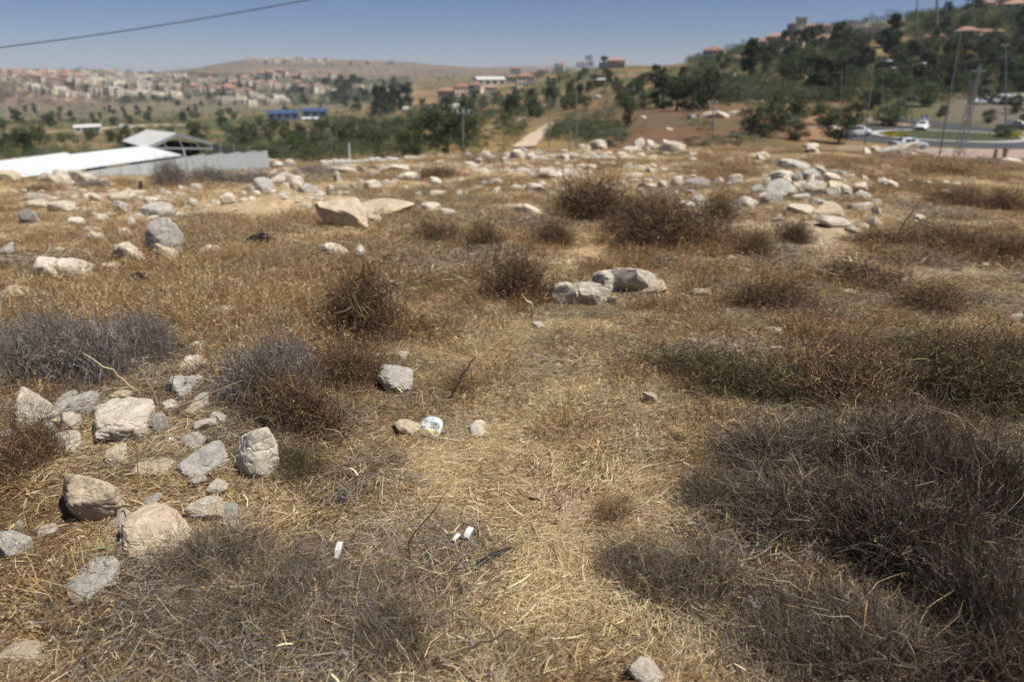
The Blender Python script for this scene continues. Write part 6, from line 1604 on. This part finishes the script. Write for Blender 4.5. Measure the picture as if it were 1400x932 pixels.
# ------------------------------------------------------------------ litter on the ground
def crumple(name, n, f, amp, m, seed, flat=None):
    bm = bmesh.new(); bmesh.ops.create_icosphere(bm, subdivisions=n, radius=1.0)
    P = np.array([v.co[:] for v in bm.verts])
    a = np.stack([np.abs(fbm(P[:, 0] * f + k * 9 + seed, P[:, 1] * f, P[:, 2] * f, 3, seed + k)) for k in range(3)], 1) - .25
    P = P + a * amp * 2 * np.sign(P)
    if flat: P = P * np.array(flat)
    for v, p in zip(bm.verts, P): v.co = p
    me = bpy.data.meshes.new(name); bm.to_mesh(me); bm.free(); me.materials.append(m)
    return me
m_plw = mat('dirty_white_plastic', (.68, .68, .66), rough=.4, var=.1, scale=20, trans=.25, dirt=((.22, .20, .17), 9.0, .50, .66))
m_plb = mat('black_plastic', (.018, .018, .02), rough=.35, var=.2, scale=8, dirt=((.12, .11, .10), 6, .58, .7))
m_paper = mat('white_paper', (.80, .80, .80), rough=.7, var=.03, trans=.2)
def k_at(p): return depth_of(p) / FPX
def wrapper():
    m = bpy.data.materials.new('printed_wrapper'); m.use_nodes = True
    N, L = m.node_tree.nodes, m.node_tree.links; bs = N['Principled BSDF']; bs.inputs['Roughness'].default_value = .3
    tc = N.new('ShaderNodeTexCoord'); sx = N.new('ShaderNodeSeparateXYZ'); L.new(tc.outputs['Generated'], sx.inputs[0])
    no = N.new('ShaderNodeTexNoise'); no.inputs['Scale'].default_value = 6; L.new(tc.outputs['Generated'], no.inputs['Vector'])
    ad = N.new('ShaderNodeMath'); ad.operation = 'MULTIPLY_ADD'; ad.inputs[1].default_value = .5; L.new(no.outputs[0], ad.inputs[0]); L.new(sx.outputs[1], ad.inputs[2])
    cr = N.new('ShaderNodeValToRGB'); cr.color_ramp.interpolation = 'CONSTANT'; e = cr.color_ramp.elements
    e[0].position = 0; e[0].color = (.78, .78, .76, 1); e[1].position = .46; e[1].color = (.62, .56, .18, 1)
    for p, c in ((.60, (.80, .80, .78, 1)), (.70, (.10, .09, .05, 1)), (.75, (.74, .77, .74, 1)), (.93, (.30, .50, .45, 1)), (.98, (.66, .72, .70, 1))):
        x = e.new(min(p, .999)); x.color = c
    L.new(ad.outputs[0], cr.inputs[0]); L.new(cr.outputs[0], bs.inputs['Base Color'])
    p = ground_at(590, 598); k = k_at(p)
    n = 15; V = []; F = []
    for side in (1, -1):
        for i in range(n):
            for j in range(n):
                u, v = i / (n - 1) * 2 - 1, j / (n - 1) * 2 - 1
                x = u * math.sqrt(1 - v * v * .42); y = v * math.sqrt(1 - u * u * .42)
                puff = .26 * ((1 - u ** 4) * (1 - v ** 4)) ** .6
                V.append((x, y, side * puff * (.6 + .5 * float(vnoise(np.array([u * 2.2 + side * 5]), np.array([v * 2.2]), None, 4)[0])) + .05 * float(vnoise(np.array([u * 5.0]), np.array([v * 5.0 + side]), None, 8)[0])))
    for s in (0, 1):
        b = s * n * n
        for i in range(n - 1):
            for j in range(n - 1):
                f = (b + i * n + j, b + (i + 1) * n + j, b + (i + 1) * n + j + 1, b + i * n + j + 1); F.append(f if s == 0 else f[::-1])
    o = MB().add(V, F).build('snack_wrapper', m, None, True)
    o.scale = (18 * k, 16 * k, 15 * k); o.rotation_euler = (R(46), R(-8), R(-28)); o.location = (p.x, p.y + .01, p.z + 14 * k)
    tag(o, 'crumpled shiny white wrapper with green and yellow print between two stones', 'wrapper')
wrapper()
def cup():
    m = bpy.data.materials.new('clear_plastic'); m.use_nodes = True
    bs = m.node_tree.nodes['Principled BSDF']; bs.inputs['Base Color'].default_value = (.85, .88, .9, 1); bs.inputs['Roughness'].default_value = .12; bs.inputs['Transmission Weight'].default_value = .45; bs.inputs['IOR'].default_value = 1.2
    p = ground_at(459, 684); k = k_at(p)
    V = []; F = []; S = 24; prof = [(.62, 0), (.66, .3), (.74, .8), (.82, 1.3), (.9, 1.8), (.97, 1.95), (.92, 1.95), (.84, 1.75), (.6, .05)]
    for i, (r, z) in enumerate(prof):
        for s in range(S):
            a = 2 * math.pi * s / S; q = r * (1 - .66 * math.cos(a - .2) ** 2 * (.3 + z / 3) + .12 * math.sin(3 * a + z * 3) + .07 * math.sin(7 * a - z * 5))
            V.append((q * math.cos(a), q * math.sin(a) * .8, z))
    for i in range(len(prof) - 1):
        F += [(i * S + s, i * S + (s + 1) % S, (i + 1) * S + (s + 1) % S, (i + 1) * S + s) for s in range(S)]
    F += [tuple(range(S - 1, -1, -1)), tuple(range((len(prof) - 1) * S, len(prof) * S))]
    o = MB().add(V, F).build('plastic_cup', m, None, True)
    o.scale = (10 * k, 9 * k, 15 * k); o.rotation_euler = (R(34), R(24), .4); o.location = (p.x, p.y, p.z - .005)
    tag(o, 'crushed clear plastic cup standing at the edge of the dark matted bush', 'cup')
cup()
def paper(px, py, w, h, rot, tilt, lab):
    p = ground_at(px, py + h * .4); k = k_at(p); V = []; F = []; n = 7
    for t in (0, 1):
        for i in range(n):
            f = i / (n - 1)
            for s in (-.5, .5): V.append((s * w * k, f * h * k, .12 * h * k * math.sin(f * 3 + .4) + s * .03 * h * k * math.cos(f * 5) - t * .0008))
    for i in range(n - 1):
        a = i * 2; b = 2 * n + a
        F += [(a, a + 1, a + 3, a + 2), (b + 2, b + 3, b + 1, b), (a, a + 2, b + 2, b), (a + 1, b + 1, b + 3, a + 3)]
    F += [(0, 2 * n, 2 * n + 1, 1), (2 * n - 2, 2 * n - 1, 4 * n - 1, 4 * n - 2)]
    o = MB().add(V, F).build('paper_strip', m_paper, None, True)
    o.location = (p.x, p.y, p.z + .05); o.rotation_euler = (R(tilt), 0, rot)
    tag(o, lab, 'paper')
paper(463, 770, 8, 22, -.12, 48, 'white paper strip standing in twigs at the lower left of the path')
paper(638, 744, 9, 16, -.5, 35, 'right white paper scrap of two on the path above the black tube')
paper(621, 750, 6, 12, -.7, 28, 'left smaller white paper scrap of two on the path')
paper(237, 614, 6, 7, .3, 40, 'tiny white paper bit right of the large angular rock')
paper(1222, 676, 5, 8, .6, 50, 'tiny white scrap on top of the large tangled thornbush')
def lump(px, py, w, h, m, seed, lab, name, cat, flat=(1, .8, .8), lift=0.0, n=4):
    p = ground_at(px, py + h * .35); k = k_at(p)
    o = link(name, crumple(name, n, 2.6, .42, m, seed)); o.scale = (w * k / 2.2, w * k / 2.6, h * k / 2.2); o.rotation_euler = (.2, .3, seed); o.location = (p.x, p.y, p.z + h * k * .3 + lift)
    tag(o, lab, cat)
lump(1030, 826, 28, 40, m_plw, 3, 'left crumpled dirty white bag caught in the thornbush twigs', 'crumpled_bag', 'plastic bag', lift=-.01)
lump(1102, 862, 34, 44, m_plw, 6, 'right crumpled dirty white bag sunk in the thornbush twigs', 'crumpled_bag', 'plastic bag', lift=-.01)
lump(355, 329, 42, 22, m_plb, 9, 'black torn plastic lying in grass left of the hollow boulder', 'plastic_scrap', 'plastic scrap')
lump(341, 318, 10, 14, m_plb, 12, 'small black plastic tip sticking up by the torn plastic', 'plastic_scrap', 'plastic scrap')
lump(191, 384, 30, 26, m_plb, 15, 'black plastic scrap in grass below the round boulder', 'plastic_scrap', 'plastic scrap')
lump(1135, 868, 14, 14, mat('yellow_green_film', (.42, .44, .10), rough=.5, var=.1), 21, 'little yellow-green scrap beside the right crumpled bag', 'plastic_scrap', 'plastic scrap', lift=.0, n=3)
def tube():
    a, b, c = ground_at(648, 784), ground_at(672, 771), ground_at(697, 758); k = k_at(b)
    d = Vector((0, 0, .022)); mb = MB(); r = 4.2 * k
    mb.tube([a + d, a.lerp(b, .5) + d * 1.3, b + d * 1.5, c + d * 1.4], [r, r, r * .95, r * .6], 12)
    o = mb.build('black_tube', m_plb, None, True); tag(o, 'short black plastic tube lying across straw on the path', 'tube')
    o2 = MB().tube([a + d - (b - a).normalized() * .002, a + d - (b - a).normalized() * .004], r * .6, 12).build('hollow_end', m_trim, o)
tube()
def drum():
    p = ground_at(182, 262); k = k_at(p); mo = mat('orange_drum', (.42, .17, .035), rough=.55, var=.2, scale=4, dirt=((.2, .11, .05), 5, .55, .7))
    o = empty('orange_drum', p, .5, 'faded orange drum lying at the foot of the grey brush heap', 'drum')
    r = 9.5 * k; L = 20 * k
    q = [(-L / 2, r * .9), (-L / 2, r), (-L * .2, r), (-L * .18, r * 1.05), (-L * .14, r), (L * .14, r), (L * .18, r * 1.05), (L * .2, r), (L / 2, r), (L / 2, r * .9)]
    M = Matrix.Rotation(-.3, 4, 'Z') @ Matrix.Rotation(.12, 4, 'Y')
    MB().tube([M @ Vector((x, 0, 0)) + Vector((0, 0, r * .8)) for x, _ in q], [a for _, a in q], 24).build('barrel', mo, o, True)
    MB().tube([M @ Vector((L / 2 + .005, 0, 0)) + Vector((0, 0, r * .8)), M @ Vector((L / 2 + .02, 0, 0)) + Vector((0, 0, r * .8))], r * .84, 20).build('lid', m_trim, o, True)
drum()

# ------------------------------------------------------------------ single dry stalks and sticks
m_stalk = {'p': mat('pale_stalk', (.60, .48, .28), rough=.7, var=.15, scale=20, trans=.15), 'g': mat('grey_stalk', (.32, .28, .24), rough=.8, var=.2, scale=20), 'd': mat('dark_stalk', (.09, .065, .045), rough=.8, var=.2, scale=20), 'v': mat('green_stem', (.13, .14, .06), rough=.7, var=.15, scale=20)}
def stalk(pix, w, m, lab, fwd=-.05):
    base = ground_at(*pix[0]); k = k_at(base)
    pts = [base - Vector((0, 0, .02))] + [on_sight(x, y, base.y + fwd * (i + 1)) for i, (x, y) in enumerate(pix[1:])]
    for q in pts[1:]: q.z = max(q.z, zg(q.x, q.y) + .02)
    Q = []
    for i in range(len(pts) - 1):
        for t in (0, .34, .67): Q.append(pts[i].lerp(pts[i + 1], t))
    Q.append(pts[-1])
    g = np.random.default_rng(int(pix[0][0]))
    Q = [Q[0]] + [q + Vector(g.normal(size=3) * w * k * .35) for q in Q[1:-1]] + [Q[-1]]
    r = [w * k * .5 * (1 - .6 * i / (len(Q) - 1)) for i in range(len(Q))]
    tag(MB().tube(Q, r, 6).build('dry_stalk', m_stalk[m], None, True), lab, 'stalk', 'single dry stalks')
for s in [
 ([(205, 539), (175, 528), (155, 507), (116, 484)], 3.2, 'p', 'long pale arching stalk across the wide silver-grey thornbush'), ([(220, 560), (206, 532), (190, 502)], 3.2, 'p', 'straight pale stalk leaning left over the mottled grey stone'), ([(224, 571), (247, 556), (285, 538), (330, 520)], 2.8, 'p', 'long tan stalk slanting right below the three stones'), ([(286, 624), (270, 604), (255, 584)], 2.4, 'p', 'short pale stalk left of the tall pale boulder'), ([(187, 677), (189, 607)], 2.4, 'p', 'upright pale stalk in front of the large angular rock'), ([(233, 553), (236, 530), (238, 504)], 2.4, 'p', 'upright pale stalk beside the lowest of the three stones'),
 ([(25, 545), (36, 528), (48, 518)], 3, 'p', 'pale bent stalk above the leaning pointed rock'), ([(615, 545), (633, 512), (651, 487)], 4.0, 'g', 'thick grey stick leaning right behind the wrapper'), ([(728, 440), (724, 415), (714, 402)], 5, 'p', 'pale bent dead stem over the path'), ([(415, 452), (455, 449), (500, 445)], 3, 'p', 'pale straw lying across the broad dark brown bush'), ([(1220, 330), (1238, 303), (1257, 277)], 2.2, 'd', 'thin dark twig leaning right of the big stone pile'), ([(1228, 322), (1262, 300), (1290, 288)], 1.6, 'd', 'second thin dark twig low on the right bank'),
 ([(581, 899), (636, 886), (668, 874), (702, 860)], 6, 'p', 'long pale branch lying at the bottom of the straw path'), ([(560, 771), (559, 742), (585, 706), (614, 669)], 2.2, 'v', 'thin greenish stem rising over the straw path'), ([(1176, 786), (1208, 750), (1231, 715)], 4, 'g', 'grey forked stick in the large tangled thornbush'), ([(1273, 856), (1301, 850), (1323, 847)], 4, 'p', 'pale straw lying on the biggest dark thornbush'), ([(1275, 855), (1300, 842), (1316, 834)], 3, 'p', 'second pale straw crossing on the biggest dark thornbush'), ([(1105, 692), (1112, 674), (1126, 663)], 3, 'p', 'pale curled stalk on the left front thornbush'), ([(1127, 607), (1140, 588), (1153, 576), (1165, 583)], 3.2, 'p', 'pale bent stalk before the dark green bush'), ([(1315, 646), (1341, 631)], 3.4, 'p', 'short pale straw lying at the right below the olive thicket'), ([(1266, 642), (1262, 610), (1258, 584)], 2.6, 'p', 'upright pale stalk below the brown thicket'), ([(1277, 610), (1287, 590), (1297, 569)], 2.6, 'p', 'pale stalk leaning right below the brown thicket'), ([(1065, 512), (1090, 498), (1112, 484)], 3, 'p', 'pale straw over the dark green bush'), ([(128, 704), (160, 695), (190, 688)], 3, 'd', 'dark stick lying on the big smooth tan rock'), ([(98, 706), (115, 730), (133, 742)], 3.5, 'p', 'pale stalk in front of the big smooth tan rock'),
 ([(455, 640), (430, 655), (395, 690)], 3, 'p', 'pale stalk left of the clear plastic cup'), ([(890, 745), (858, 738), (820, 770)], 3, 'p', 'pale straw right of the bare path'), ([(980, 850), (1000, 862), (1040, 868)], 4, 'g', 'grey stick near the left crumpled bag'), ([(1000, 780), (1040, 795), (1090, 785)], 3.5, 'p', 'pale straw crossing the brown thornbush by the bags'), ([(95, 905), (120, 892), (135, 885)], 3, 'p', 'yellow straw in the bottom left corner')]:
    stalk(*s)

# ------------------------------------------------------------------ the air
def haze():
    bpy.context.view_layer.update()
    lo, hi = 1e9, -1e9
    for o in COL.objects:
        if o.type != 'MESH': continue
        for c in o.bound_box:
            z = (o.matrix_world @ Vector(c)).z
            lo = min(lo, z); hi = max(hi, z)
    lo -= 1.0; hi += 6.0
    m = bpy.data.materials.new('air'); m.use_nodes = True
    N, L = m.node_tree.nodes, m.node_tree.links
    N.remove(N['Principled BSDF'])
    v = N.new('ShaderNodeVolumePrincipled')
    v.inputs['Color'].default_value = (0.80, 0.87, 1.0, 1)
    v.inputs['Density'].default_value = 0.00011
    v.inputs['Anisotropy'].default_value = 0.0
    L.new(v.outputs[0], N['Material Output'].inputs['Volume'])
    o = MB().box((0, 0, (lo + hi) / 2), (13400, 13400, hi - lo)).build('haze', m)
    tag(o, 'thin summer haze lying over the valley and hills', 'haze', kind='stuff')
haze()
